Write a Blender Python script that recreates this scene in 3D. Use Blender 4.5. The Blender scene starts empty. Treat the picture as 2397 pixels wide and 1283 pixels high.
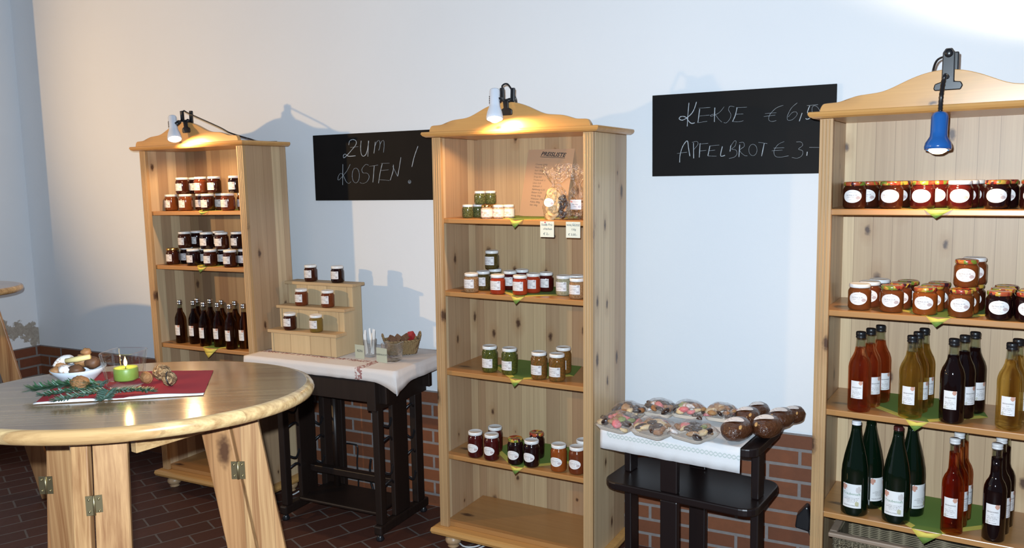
import bpy, math, random
from mathutils import Vector, Matrix, noise

C = bpy.context.scene.collection
W, H = 2397, 1283
F_PX = 1910.97
sc = bpy.context.scene

# ------------------------------------------------------------------ camera, light, exposure
YAW, PITCH, ROLL = 0.4687, 0.1158, -0.0187
EYE = Vector((0, -3.4205, 1.6657))
FW = Vector((-math.sin(YAW)*math.cos(PITCH), math.cos(YAW)*math.cos(PITCH), -math.sin(PITCH)))
_r = Vector((math.cos(YAW), math.sin(YAW), 0)); _u = _r.cross(FW)
RT = _r*math.cos(ROLL) + _u*math.sin(ROLL); UP = -_r*math.sin(ROLL) + _u*math.cos(ROLL)
cam = bpy.data.cameras.new('camera'); camo = bpy.data.objects.new('camera', cam); C.objects.link(camo)
cam.sensor_fit = 'HORIZONTAL'; cam.sensor_width = 36; cam.lens = 36*F_PX/W; cam.clip_start = .02
mw = Matrix((RT, UP, -FW)).transposed().to_4x4(); mw.translation = EYE
camo.matrix_world = mw
sc.camera = camo
vs = sc.view_settings
sc.display_settings.display_device = 'sRGB'
vs.view_transform = 'Standard'; vs.look = 'None'; vs.gamma = 1; vs.use_curve_mapping = False; vs.exposure = 0.0
sc.cycles.use_denoising = True
sc.cycles.max_bounces = 10; sc.cycles.transmission_bounces = 8; sc.cycles.transparent_max_bounces = 16
sc.cycles.caustics_reflective = False; sc.cycles.caustics_refractive = False
sc.cycles.sample_clamp_indirect = 3.0

wd = bpy.data.worlds.new('world'); sc.world = wd; wd.use_nodes = True
wd.node_tree.nodes['Background'].inputs[0].default_value = (.62, .74, 1.0, 1)
wd.node_tree.nodes['Background'].inputs[1].default_value = 0.13

def lamp(name, kind, loc, energy, col, radius=.02, target=None, size=None, blend=.4):
    l = bpy.data.lights.new(name, kind); l.energy = energy; l.color = col
    if kind in ('POINT', 'SPOT'): l.shadow_soft_size = radius
    if kind == 'SPOT': l.spot_size = math.radians(size); l.spot_blend = blend
    o = bpy.data.objects.new(name, l); C.objects.link(o); o.location = loc
    if target is not None: o.rotation_euler = (Vector(target)-Vector(loc)).to_track_quat('-Z', 'Y').to_euler()
    return o
lamp('camera_flash', 'POINT', EYE + RT*-.03 + UP*.06 + FW*.02, 420, (.84, 1.0, 1.14), .012)
lamp('hall_spotlight', 'SPOT', (-4.90, -2.70, 1.80), 195, (1.0, .62, .26), .035, (-2.9, 0, 2.5), 100, .7)
lamp('unseen_uplight', 'SPOT', (1.05, -.75, 1.95), 130, (1.0, .80, .52), .03, (.35, 0, 2.75), 62, .5)  # unseen lamp out of frame, shining up for the warm glow on the wall

# ------------------------------------------------------------------ helpers
def ray(px, py): return FW + RT*((px-W/2)/F_PX) + UP*((H/2-py)/F_PX)
def onz(px, py, z): d = ray(px, py); return EYE + d*((z-EYE.z)/d.z)
def ony(px, py, y): d = ray(px, py); return EYE + d*((y-EYE.y)/d.y)

class MB:
    def __init__(s): s.v = []; s.f = []; s.sm = []; s.mi = []; s.uv = {}
    def add(s, vs_, fs, smooth=False, mi=0):
        b = len(s.v); s.v += [tuple(x) for x in vs_]
        for f in fs: s.f.append([b+i for i in f]); s.sm.append(smooth); s.mi.append(mi)
        return s
    def box(s, a, b, M=None, mi=0):
        x0, y0, z0 = a; x1, y1, z1 = b
        P = [Vector(p) for p in ((x0,y0,z0),(x1,y0,z0),(x1,y1,z0),(x0,y1,z0),(x0,y0,z1),(x1,y0,z1),(x1,y1,z1),(x0,y1,z1))]
        if M is not None: P = [M @ p for p in P]
        return s.add(P, [(0,3,2,1),(4,5,6,7),(0,1,5,4),(1,2,6,5),(2,3,7,6),(3,0,4,7)], False, mi)
    def lathe(s, prof, n=28, M=None, mi=0, smooth=True, sup=None):
        P = []
        for r, z in prof:
            for k in range(n):
                a = 2*math.pi*k/n; c, q = math.cos(a), math.sin(a)
                m = 1
                if sup: m = (abs(c)**sup+abs(q)**sup)**(-1/sup)
                P.append(Vector((r*m*c, r*m*q, z)))
        F = []
        for i in range(len(prof)-1):
            for k in range(n):
                F.append((i*n+k, i*n+(k+1) % n, (i+1)*n+(k+1) % n, (i+1)*n+k))
        if M is not None: P = [M @ p for p in P]
        return s.add(P, F, smooth, mi)
    def tube(s, pts, r, n=8, mi=0, flat=1.0, closed=False):
        pts = [Vector(p) for p in pts]; m = len(pts); P = []; rr = r if isinstance(r, (list, tuple)) else [r]*m
        ref = None
        for i, p in enumerate(pts):
            t = (pts[(i+1) % m] if closed else pts[min(i+1, m-1)]) - (pts[i-1] if closed else pts[max(i-1, 0)])
            if t.length < 1e-9: t = Vector((0, 0, 1))
            t.normalize()
            if ref is None: ref = Vector((0, 0, 1)) if abs(t.z) < .9 else Vector((0, 1, 0))
            a = t.cross(ref)
            if a.length < 1e-6: a = t.orthogonal()
            a.normalize(); b = t.cross(a).normalized(); ref = -b if b.dot(ref) < 0 else b
            for k in range(n):
                an = 2*math.pi*k/n
                P.append(p + a*math.cos(an)*rr[i] + b*math.sin(an)*rr[i]*flat)
        F = []
        for i in range(m if closed else m-1):
            j = (i+1) % m
            for k in range(n): F.append((i*n+k, i*n+(k+1) % n, j*n+(k+1) % n, j*n+k))
        if not closed: F += [tuple(range(n))[::-1], tuple(range((m-1)*n, m*n))]
        return s.add(P, F, True, mi)
    def prism(s, out, y0, y1, M=None, mi=0, smooth=False):           # outline in x,z pushed along y
        n = len(out)
        P = [Vector((x, y0, z)) for x, z in out] + [Vector((x, y1, z)) for x, z in out]
        if M is not None: P = [M @ p for p in P]
        F = [tuple(range(n)), tuple(range(2*n-1, n-1, -1))] + [((i+1) % n, i, n+i, n+(i+1) % n) for i in range(n)]
        return s.add(P, F, smooth, mi)
    def slab(s, out, z0, z1, mi=0):                                  # outline in x,y pushed along z
        n = len(out)
        P = [(x, y, z0) for x, y in out] + [(x, y, z1) for x, y in out]
        F = [tuple(range(n-1, -1, -1)), tuple(range(n, 2*n))] + [(i, (i+1) % n, n+(i+1) % n, n+i) for i in range(n)]
        return s.add(P, F, False, mi)
    def grid(s, nu, nv, fn, mi=0, smooth=True):
        P = [fn(i/nu, j/nv) for j in range(nv+1) for i in range(nu+1)]
        F = [(j*(nu+1)+i, j*(nu+1)+i+1, (j+1)*(nu+1)+i+1, (j+1)*(nu+1)+i) for j in range(nv) for i in range(nu)]
        return s.add(P, F, smooth, mi)
    def blob(s, c, r, seed=0, amp=.12, fr=2.0, nu=14, nv=9, M=None, mi=0):
        c = Vector(c); r = Vector(r); P = []
        for j in range(nv+1):
            t = math.pi*j/nv
            for i in range(nu):
                a = 2*math.pi*i/nu
                d = Vector((math.sin(t)*math.cos(a), math.sin(t)*math.sin(a), -math.cos(t)))
                k = 1 + amp*noise.noise(d*fr + Vector((seed*3.1, seed*1.7, seed*.7)))
                p = Vector((d.x*r.x, d.y*r.y, d.z*r.z))*k
                P.append(c + (M @ p if M is not None else p))
        F = [(j*nu+i, j*nu+(i+1) % nu, (j+1)*nu+(i+1) % nu, (j+1)*nu+i) for j in range(nv) for i in range(nu)]
        return s.add(P, F, True, mi)
    def mesh(s, name, mats):
        m = bpy.data.meshes.new(name); m.from_pydata(s.v, [], s.f)
        for i, p in enumerate(m.polygons): p.use_smooth = s.sm[i]; p.material_index = s.mi[i]
        for x in (mats if isinstance(mats, (list, tuple)) else [mats]): m.materials.append(x)
        m.validate(); m.update()
        return m
    def obj(s, name, mats, parent=None, loc=None, bevel=0, M=None):
        return link(name, s.mesh(name, mats), parent, loc, bevel, M)

def link(name, me, parent=None, loc=None, bevel=0, M=None):
    o = bpy.data.objects.new(name, me); C.objects.link(o)
    if parent is not None: o.parent = parent
    if loc is not None: o.location = loc
    if M is not None: o.matrix_local = M
    if bevel:
        b = o.modifiers.new('bevel', 'BEVEL'); b.width = bevel; b.segments = 2; b.limit_method = 'ANGLE'; b.angle_limit = .7
    return o
def tag(o, label, cat, group=None):
    o['label'] = label; o['category'] = cat
    if group: o['group'] = group
    return o
def thing(name, label, cat, M=None, group=None):
    o = bpy.data.objects.new(name, None); C.objects.link(o); o.empty_display_size = .05
    if M is not None: o.matrix_world = M
    return tag(o, label, cat, group)
def struct(o): o['kind'] = 'structure'; return o
T = Matrix.Translation
def RX(a): return Matrix.Rotation(a, 4, 'X')
def RY(a): return Matrix.Rotation(a, 4, 'Y')
def RZ(a): return Matrix.Rotation(a, 4, 'Z')
def SC(x, y, z): return Matrix.Diagonal((x, y, z, 1))
def smooth_path(pts, n=8):
    pts = [Vector(p) for p in pts]; out = []
    for i in range(len(pts)-1):
        p0 = pts[max(i-1, 0)]; p1 = pts[i]; p2 = pts[i+1]; p3 = pts[min(i+2, len(pts)-1)]
        for k in range(n):
            t = k/n
            out.append(.5*((2*p1)+(p2-p0)*t+(2*p0-5*p1+4*p2-p3)*t*t+(3*p1-p0-3*p2+p3)*t**3))
    out.append(pts[-1]); return out

# ------------------------------------------------------------------ materials
class NT:
    def __init__(s, name):
        s.m = bpy.data.materials.new(name); s.m.use_nodes = True; s.t = s.m.node_tree
        s.b = s.t.nodes['Principled BSDF']
    def n(s, typ, ins=None, **kw):
        x = s.t.nodes.new(typ)
        for k, v in kw.items(): setattr(x, k, v)
        for k, v in (ins or {}).items(): s.put(x.inputs[k], v)
        return x
    def put(s, sock, v):
        if hasattr(v, 'is_output'): s.t.links.new(v, sock)
        elif isinstance(v, (tuple, list)) and len(v) == 3 and sock.type == 'RGBA': sock.default_value = (*v, 1)
        else: sock.default_value = v
    def mth(s, op, a, b=0, c=None, clamp=False):
        d = {0: a, 1: b}
        if c is not None: d[2] = c
        return s.n('ShaderNodeMath', d, operation=op, use_clamp=clamp).outputs[0]
    def mix(s, f, a, b, mode='MIX'):
        x = s.n('ShaderNodeMix', data_type='RGBA', blend_type=mode)
        s.put(x.inputs['Factor'], f); s.put(x.inputs[6], a); s.put(x.inputs[7], b)
        return x.outputs[2]
    def xyz(s, out='Object'):
        tc = s.n('ShaderNodeTexCoord'); sp = s.n('ShaderNodeSeparateXYZ', {0: tc.outputs[out]})
        return sp.outputs[0], sp.outputs[1], sp.outputs[2]
    def vec(s, x, y, z): return s.n('ShaderNodeCombineXYZ', {0: x, 1: y, 2: z}).outputs[0]
    def noise(s, v, scale, detail=2, rough=.5): return s.n('ShaderNodeTexNoise', {'Vector': v, 'Scale': scale, 'Detail': detail, 'Roughness': rough}).outputs[0]
    def ramp(s, f, stops, interp='LINEAR'):
        r = s.n('ShaderNodeValToRGB', {0: f}); r.color_ramp.interpolation = interp
        e = r.color_ramp.elements
        while len(e) < len(stops): e.new(.5)
        for i, (p, c) in enumerate(stops): e[i].position = p; e[i].color = (*c, 1)
        return r.outputs[0]
    def band(s, v, c, h): return s.mth('COMPARE', v, c, h)
    def set(s, **kw):
        for k, v in kw.items(): s.put(s.b.inputs[k.replace('_', ' ')], v)
        return s
    def bump(s, h, strength=.2, dist=.01):
        s.put(s.b.inputs['Normal'], s.n('ShaderNodeBump', {'Height': h, 'Strength': strength, 'Distance': dist}).outputs[0]); return s

def plain(name, col, rough=.5, **kw):
    return NT(name).set(Base_Color=col, Roughness=rough, **kw).m

def pine(name, along, across, plank=.058, c0=(.70, .52, .31), c1=(.41, .255, .145), rough=.38, seed=0., knots=.62, kscale=(6.5, 2.6), coat=.0, seam=.5, ring=.15):
    t = NT(name); x = dict(zip('xyz', t.xyz()))
    third = [k for k in 'xyz' if k not in (along, across)][0]
    a = t.mth('ADD', t.mth('DIVIDE', x[across], plank), seed*3.37)
    idx = t.mth('FLOOR', a); fr = t.mth('FRACT', a)
    rnd = t.n('ShaderNodeTexWhiteNoise', {'W': t.mth('ADD', idx, seed*7.3)}, noise_dimensions='1D').outputs[0]
    l = t.mth('ADD', x[along], t.mth('MULTIPLY', rnd, 9.0))
    wob = t.noise(t.vec(t.mth('MULTIPLY', x[across], 9.), t.mth('MULTIPLY', l, 1.6), t.mth('MULTIPLY', x[third], 9.)), 1.0, 2)
    ac = t.mth('ADD', x[across], t.mth('MULTIPLY', wob, .035))
    grain = t.noise(t.vec(t.mth('MULTIPLY', ac, 170.), t.mth('MULTIPLY', l, 2.2), t.mth('MULTIPLY', x[third], 120.)), 1.0, 3, .6)
    rings = t.noise(t.vec(t.mth('MULTIPLY', ac, 55.), t.mth('MULTIPLY', l, .9), t.mth('MULTIPLY', x[third], 40.)), 1.0, 1)
    col = t.mix(rnd, c0, c1)
    col = t.mix(t.mth('MULTIPLY', t.mth('SUBTRACT', t.mth('ADD', grain, rings), .72, None, True), ring*3.2), col, tuple(v*.50*m for v, m in zip(c1, (1.1, .95, .85))))
    kv = t.n('ShaderNodeTexVoronoi', {'Vector': t.vec(t.mth('ADD', t.mth('MULTIPLY', x[across], kscale[0]), seed*5.3), t.mth('MULTIPLY', t.mth('ADD', x[along], seed*1.9), kscale[1]), 0.), 'Scale': 1.0, 'Randomness': .95}, voronoi_dimensions='2D')
    kd = t.mth('ADD', kv.outputs['Distance'], t.mth('MULTIPLY', t.noise(t.vec(x[across], x[along], x[third]), 60., 2), .07))
    kc = t.n('ShaderNodeSeparateColor', {0: kv.outputs['Color']})
    kd = t.mth('DIVIDE', kd, t.mth('ADD', .55, t.mth('MULTIPLY', kc.outputs[1], .75)))
    keep = t.mth('GREATER_THAN', t.n('ShaderNodeSeparateColor', {0: kv.outputs['Color']}).outputs[0], 1-knots)
    kn = t.mth('MULTIPLY', t.n('ShaderNodeMapRange', {0: kd, 1: .065, 2: .115, 3: .94, 4: 0.}).outputs[0], keep)
    halo = t.mth('MULTIPLY', t.n('ShaderNodeMapRange', {0: kd, 1: .10, 2: .26, 3: .38, 4: 0.}).outputs[0], keep)
    col = t.mix(halo, col, (.33, .17, .07)); col = t.mix(kn, col, (.060, .024, .012))
    if seam:
        sm = t.mth('LESS_THAN', fr, .03)
        col = t.mix(t.mth('MULTIPLY', sm, seam), col, (.16, .08, .035))
    t.set(Base_Color=col, Roughness=rough, Coat_Weight=coat, Coat_Roughness=.12)
    return t.m

M_side = [pine('pine_side_%d' % i, 'z', 'y', .062, seed=i*1.3+.4, knots=.8, kscale=(6.5, 3.0)) for i in range(3)]
M_back = [pine('pine_back_%d' % i, 'z', 'x', .066, seed=i*1.7+.2, knots=.8, kscale=(6.0, 3.2), rough=.45, c0=((.37, .25, .135), (.55, .40, .225), (.68, .51, .30))[i], c1=((.22, .125, .07), (.35, .215, .12), (.45, .295, .175))[i]) for i in range(3)]
M_stile = pine('pine_stile', 'z', 'x', .045, c0=(.55, .37, .19), c1=(.46, .28, .13), seed=2.2, kscale=(5., 2.2))
M_shelf = pine('pine_shelf', 'x', 'y', .5, c0=(.49, .25, .09), c1=(.43, .21, .07), seed=5., rough=.3, knots=.5)
M_crown = pine('pine_crown', 'x', 'z', .6, c0=(.60, .32, .105), c1=(.56, .28, .08), seed=3.1, rough=.28, kscale=(6., 2.6), knots=.55)
M_foot = pine('pine_foot', 'z', 'x', .5, c0=(.48, .31, .17), c1=(.42, .26, .13), seed=7.)
M_step = pine('spruce_stand', 'z', 'x', .125, c0=(.60, .46, .27), c1=(.50, .38, .22), seed=1.2, rough=.6, knots=.35, ring=.12)
M_stepx = pine('spruce_board', 'x', 'y', .4, c0=(.56, .40, .22), c1=(.5, .35, .19), seed=4.2, rough=.6, knots=.3, ring=.2)
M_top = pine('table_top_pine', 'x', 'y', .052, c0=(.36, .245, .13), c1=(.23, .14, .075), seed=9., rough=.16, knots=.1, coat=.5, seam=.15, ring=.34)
M_edge_lit = pine('table_edge_pine_lit', 'x', 'y', .083, c0=(.66, .47, .23), c1=(.50, .30, .13), seed=2.6, rough=.2, knots=.1, coat=.4, seam=.25, ring=.42)  # same wood as the top, paler to paint in the light on the rim
M_leg = pine('table_leg_pine', 'z', 'x', .07, c0=(.50, .30, .135), c1=(.38, .185, .078), seed=6., rough=.35, knots=.25, kscale=(5, 2.), ring=.5)
M_legr = pine('table_rail_pine', 'x', 'z', .09, c0=(.58, .40, .20), c1=(.5, .3, .13), seed=8., rough=.35, knots=.1, ring=.5)

def plaster(name, stain=None):
    t = NT(name); x, y, z = t.xyz(); v = t.vec(x, y, z)
    n1 = t.noise(v, 1.7, 3); n2 = t.noise(v, 260., 2)
    col = t.mix(n1, (.74, .765, .80), (.80, .82, .845))
    if stain:
        q = t.mth('ADD', t.noise(v, 9., 4, .65), t.mth('MULTIPLY', t.mth('ABSOLUTE', t.mth('SUBTRACT', z, t.mth('ADD', .680, t.mth('MULTIPLY', y, -.38)))), -3.0))
        msk = t.n('ShaderNodeMapRange', {0: q, 1: .33, 2: .38, 3: 0., 4: 1.}).outputs[0]
        dirt = t.mix(t.noise(v, 55., 4, .7), (.17, .14, .11), (.55, .50, .43))
        col = t.mix(msk, col, dirt)
    t.set(Base_Color=col, Roughness=.85, Specular_IOR_Level=.2).bump(t.mth('ADD', t.noise(v, 30., 3), t.mth('MULTIPLY', n2, .25)), .12, .006)
    return t.m
M_wall = plaster('white_plaster'); M_walls = plaster('white_plaster_damaged', True)

def brick(name, u, v_, bw, bh, off, cols, mortar, rot=0., gap=.008, rough=.7, flat=None):
    t = NT(name); X = dict(zip('xyz', t.xyz()))
    vec = t.vec(t.mth('ADD', X[u], off[0]), t.mth('ADD', X[v_], off[1]), 0.)
    if rot: vec = t.n('ShaderNodeMapping', {'Vector': vec, 'Rotation': (0, 0, rot)}).outputs[0]
    b = t.n('ShaderNodeTexBrick', {'Vector': vec, 'Color1': (*cols[0], 1), 'Color2': (*cols[1], 1), 'Mortar': (*mortar, 1), 'Scale': 1.0, 'Mortar Size': gap, 'Mortar Smooth': .15, 'Brick Width': bw, 'Row Height': bh, 'Bias': 0.}, offset=.5)
    ns = t.noise(vec, 35., 4, .65)
    col = t.mix(t.mth('MULTIPLY', ns, .55), b.outputs[0], tuple(c*.35 for c in cols[0]), 'MIX')
    t.set(Base_Color=col, Roughness=rough).bump(t.mth('ADD', t.mth('MULTIPLY', b.outputs[1], -1.), t.mth('MULTIPLY', ns, .3)), .5, .004)
    return t.m
M_brick = brick('brick_dado', 'x', 'z', .2535, .068, (1.055+.2535*20, -.607+.068*20), ((.25, .080, .029), (.165, .052, .022)), (.28, .26, .25), gap=.007)
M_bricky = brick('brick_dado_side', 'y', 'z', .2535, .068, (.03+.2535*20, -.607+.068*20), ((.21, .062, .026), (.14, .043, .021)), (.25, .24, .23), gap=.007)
M_floor = brick('clay_pavers', 'x', 'y', .245, .118, (10.1, 10.05), ((.105, .036, .022), (.070, .025, .017)), (.17, .15, .135), rot=math.radians(-64), gap=.005, rough=.55)

def jam(name, c, rough=.06, mottled=None, trans=0.):
    t = NT(name); col = c
    if mottled:
        x, y, z = t.xyz(); col = t.mix(t.ramp(t.noise(t.vec(x, y, z), 170., 3, .65), [(.38, (0, 0, 0)), (.62, (1, 1, 1))]), c, mottled)
    t.set(Base_Color=col, Roughness=.09, Coat_Weight=.3, Coat_Roughness=.02, Specular_IOR_Level=.5, Transmission_Weight=trans, IOR=1.4)
    return t.m
JAM = dict(dark=jam('jam_dark', (.012, .003, .003)), brown=jam('jam_brown', (.040, .009, .004)), amber=jam('jam_amber', (.19, .050, .012), trans=.2),
           orange=jam('jam_orange', (.30, .070, .012), trans=.2), red=jam('jam_red', (.33, .035, .012)), darkred=jam('jam_darkred', (.055, .006, .005)),
           rust=jam('jam_rust', (.13, .030, .010)), olive=jam('spread_olive', (.055, .036, .012), mottled=(.10, .07, .02)),
           green=jam('relish_green', (.10, .10, .018), mottled=(.04, .05, .012)), herb=jam('pesto_green', (.13, .14, .05), mottled=(.045, .05, .015)),
           relish=jam('relish_orange', (.22, .085, .02), mottled=(.10, .06, .015)), beige=jam('spread_beige', (.36, .33, .22), mottled=(.25, .22, .13)),
           tan=jam('spread_tan', (.34, .20, .10), mottled=(.2, .10, .04)), pale=jam('salt_pale', (.62, .50, .36), mottled=(.42, .25, .16)), gold=jam('jelly_gold', (.24, .15, .03), trans=.3))
def thin_glass(name, tint, gain=1.0, ior=1.5):
    t = NT(name)
    tr = t.n('ShaderNodeBsdfTransparent', {'Color': (*tint, 1)}); gl = t.n('ShaderNodeBsdfGlossy', {'Color': (1, 1, 1, 1), 'Roughness': .02})
    bf = t.n('ShaderNodeNewGeometry').outputs['Backfacing']
    fr = t.n('ShaderNodeFresnel', {'IOR': t.mth('SUBTRACT', ior, t.mth('MULTIPLY', bf, ior-1/ior))})   # same reflectance from either side of the thin wall
    mx = t.n('ShaderNodeMixShader', {0: t.mth('MINIMUM', t.mth('MULTIPLY', fr.outputs[0], gain), .9), 1: tr.outputs[0], 2: gl.outputs[0]})
    t.t.links.new(mx.outputs[0], t.t.nodes['Material Output'].inputs['Surface']); return t.m
M_glass = thin_glass('clear_glass', (.985, .99, .99), 1.2)
M_lidw = plain('lid_white', (.78, .78, .77), .32)
M_lidg = plain('lid_gold', (.72, .45, .16), .25, Metallic=1.)
M_silver = plain('cap_silver', (.72, .74, .78), .28, Metallic=1.)
M_capb = plain('cap_black', (.012, .012, .014), .35)
M_capw = plain('cap_white', (.70, .72, .76), .35)
M_capr = plain('cap_wine_red', (.06, .012, .012), .3)
def fruit_lid():
    t = NT('lid_fruit_print'); x, y, z = t.xyz()
    info = t.n('ShaderNodeObjectInfo').outputs['Random']
    v = t.n('ShaderNodeTexVoronoi', {'Vector': t.vec(t.mth('ADD', x, t.mth('MULTIPLY', info, 3.)), y, t.mth('MULTIPLY', z, .6)), 'Scale': 75., 'Randomness': 1.})
    c = t.n('ShaderNodeSeparateColor', {0: v.outputs['Color']}).outputs[0]
    col = t.ramp(c, [(0., (.30, .035, .02)), (.25, (.55, .33, .05)), (.45, (.16, .22, .03)), (.62, (.42, .08, .03)), (.8, (.05, .012, .02)), (.92, (.50, .16, .03))], 'CONSTANT')
    return t.set(Base_Color=col, Roughness=.25, Coat_Weight=.5).m
M_lidf = fruit_lid()
LID = dict(white=M_lidw, gold=M_lidg, fruit=M_lidf)
def print_mat(name, paper, lines, blots, ink=(.22, .2, .2), frame=None, freq=26.):
    # printed paper: bands of broken ink (z, half height, x0, x1), blots (x, z, r, colour)
    t = NT(name); x, y, z = t.xyz('Generated'); col = paper
    for i, (cz, hh, x0, x1) in enumerate(lines):
        m = t.mth('MULTIPLY', t.band(z, cz, hh), t.band(x, (x0+x1)/2, (x1-x0)/2))
        br = t.mth('GREATER_THAN', t.noise(t.vec(t.mth('MULTIPLY', x, freq), i*3.7, t.mth('MULTIPLY', z, 30.)), 1., 1), .47)
        col = t.mix(t.mth('MULTIPLY', t.mth('MULTIPLY', m, br), .8), col, ink)
    for bx, bz, r, c in blots:
        d = t.mth('ADD', t.mth('POWER', t.mth('SUBTRACT', x, bx), 2.), t.mth('POWER', t.mth('SUBTRACT', z, bz), 2.))
        m = t.mth('LESS_THAN', t.mth('ADD', d, t.mth('MULTIPLY', t.mth('SUBTRACT', t.noise(t.vec(x, z, bx), 9., 2), .5), r*r*2.2)), r*r)
        col = t.mix(t.mth('MULTIPLY', m, .8), col, c)
    if frame:
        e = t.mth('MAXIMUM', t.mth('ABSOLUTE', t.mth('SUBTRACT', x, .5)), t.mth('ABSOLUTE', t.mth('SUBTRACT', z, .5)))
        col = t.mix(t.mth('MULTIPLY', t.band(e, .45, .012), .55), col, frame)
    return t.set(Base_Color=col, Roughness=.5).m
M_labr = print_mat('label_rect', (.74, .71, .70), [(.76, .03, .12, .8), (.56, .055, .1, .72), (.40, .04, .12, .8), (.18, .03, .15, .6)], [(.86, .84, .09, (.35, .3, .32)), (.84, .25, .10, (.42, .36, .36)), (.14, .16, .06, (.45, .4, .36))], frame=(.35, .32, .36))
M_labo = print_mat('label_oval', (.80, .76, .74), [(.82, .02, .28, .72), (.58, .055, .14, .78), (.42, .03, .2, .6), (.26, .015, .3, .6), (.16, .015, .3, .7)], [(.82, .38, .12, (.46, .34, .34))], ink=(.36, .33, .34))
M_labb = print_mat('label_bottle', (.76, .74, .74), [(.62, .035, .08, .9), (.50, .02, .3, .6), (.40, .014, .1, .9), (.34, .014, .15, .8), (.28, .014, .12, .85), (.2, .012, .2, .7), (.08, .02, .1, .8)], [(.82, .92, .15, (.52, .20, .10)), (.12, .1, .1, (.5, .48, .4))], freq=34.)
M_labw = print_mat('label_wine', (.78, .77, .76), [(.42, .010, .15, .9), (.36, .014, .1, .85), (.30, .012, .2, .8), (.24, .012, .25, .75), (.10, .018, .05, .9)], [(.10, .86, .13, (.50, .16, .07)), (.84, .78, .13, (.55, .50, .48)), (.80, .18, .10, (.45, .42, .2))], freq=34.)
M_labp = print_mat('label_pale', (.82, .74, .66), [], [(.3, .6, .14, (.55, .35, .3)), (.62, .5, .16, (.5, .42, .32)), (.8, .25, .1, (.5, .35, .32)), (.45, .25, .1, (.45, .4, .3))])
M_labbag = print_mat('label_bag', (.80, .77, .78), [(.78, .03, .2, .8), (.52, .05, .2, .75), (.3, .03, .3, .6)], [(.12, .8, .10, (.55, .12, .10)), (.86, .3, .12, (.4, .4, .5))], frame=(.5, .5, .6))
M_paper = plain('paper_card', (.66, .68, .58), .7)
M_cardgreen = plain('card_greygreen', (.40, .44, .36), .7)
M_ink = plain('black_ink', (.02, .02, .025), .6)
M_inkb = plain('brown_ink', (.10, .075, .06), .6)
M_green_print = plain('green_print', (.10, .22, .12), .6)
M_black = plain('black_plastic', (.012, .012, .014), .3)
M_blackw = plain('black_lacquered_wood', (.010, .006, .006), .32)
M_darkw = pine('dark_stained_wood', 'z', 'y', .2, c0=(.020, .011, .008), c1=(.014, .008, .006), seed=2.7, rough=.42, knots=0., seam=0., ring=.3)
M_cable = plain('white_cable', (.7, .7, .7), .5)
M_lampw = plain('white_enamel', (.70, .74, .82), .25, Coat_Weight=.5)
M_lampb = plain('blue_enamel', (.014, .10, .34), .2, Coat_Weight=.6)
def glow(name, col, s):
    t = NT(name); t.set(Base_Color=(0, 0, 0)); t.put(t.b.inputs['Emission Color'], col); t.put(t.b.inputs['Emission Strength'], s); return t.m
M_bulb = glow('bulb_glow', (1., .80, .52), 9.)
M_flame = glow('flame_glow', (1., .62, .18), 14.)
M_chalk = plain('chalk', (.42, .45, .48), .9)
def board_mat():
    t = NT('chalkboard_black'); x, y, z = t.xyz()
    return t.set(Base_Color=t.mix(t.noise(t.vec(x, y, z), 6., 4), (.0055, .005, .005), (.011, .009, .0085)), Roughness=.6, Specular_IOR_Level=.12).m
M_board = board_mat()
M_red = plain('red_napkin', (.34, .011, .021), .85)
M_white = plain('white_napkin', (.80, .78, .80), .8)
M_walnut = NT('walnut_shell'); _x, _y, _z = M_walnut.xyz(); _n = M_walnut.ramp(M_walnut.noise(M_walnut.vec(_x, _y, _z), 105., 3, .6), [(.36, (0, 0, 0)), (.62, (1, 1, 1))])
M_walnut = M_walnut.set(Base_Color=M_walnut.mix(_n, (.11, .055, .022), (.42, .26, .125)), Roughness=.6).bump(_n, 1., .006).m
M_walnut_red = NT('walnut_warm'); _x, _y, _z = M_walnut_red.xyz(); _n = M_walnut_red.noise(M_walnut_red.vec(_x, _y, _z), 120., 4, .7); M_walnut_red = M_walnut_red.set(Base_Color=M_walnut_red.mix(_n, (.13, .05, .018), (.42, .20, .07)), Roughness=.6).bump(_n, 1., .006).m
M_needle = plain('fir_needle', (.035, .105, .045), .45)
M_needle2 = plain('fir_needle_pale', (.20, .32, .27), .5)
M_stem = plain('fir_stem', (.12, .06, .03), .7)
M_wax = plain('green_wax', (.20, .30, .05), .4)
M_nap_g = plain('napkin_green', (.13, .22, .035), .8); M_nap_y = plain('napkin_yellow', (.66, .55, .10), .8)
def napkin_mat():
    t = NT('napkin_two_tone'); x, y, z = t.xyz()
    d = t.mth('SUBTRACT', t.mth('ABSOLUTE', y), t.mth('ABSOLUTE', x))   # diamond: distance from the front edges
    return t.set(Base_Color=t.mix(t.mth('LESS_THAN', t.mth('MULTIPLY', d, 1.), .045), (.09, .15, .03), (.55, .46, .08)), Roughness=.85).m
M_napkin = napkin_mat()
M_brass = plain('brass_hinge', (.30, .24, .13), .4, Metallic=.9)
M_brassl = plain('steel_hinge', (.70, .66, .58), .3, Metallic=1.)

# ------------------------------------------------------------------ the setting
XL = -5.338
m = MB().box((XL-.2, 0, 0), (3.2, .2, 4.2)); struct(m.obj('wall_back', M_wall))
m = MB().box((XL-.2, -.5, 0), (XL, 0, 4.2)); m.box((XL-.2, -6, 0), (-5.071, -.5, 4.2)); struct(m.obj('wall_left', M_walls))
m = MB().box((-7.5, -6, -.15), (3.2, .2, 0)); struct(m.obj('floor', M_floor))
m = MB().box((XL+.006, -.006, 0), (3.2, 0, .607)); struct(m.obj('baseboard_back', M_brick))
m = MB().box((XL, -.499, 0), (XL+.006, 0, .607)); struct(m.obj('baseboard_left', M_bricky))

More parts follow.
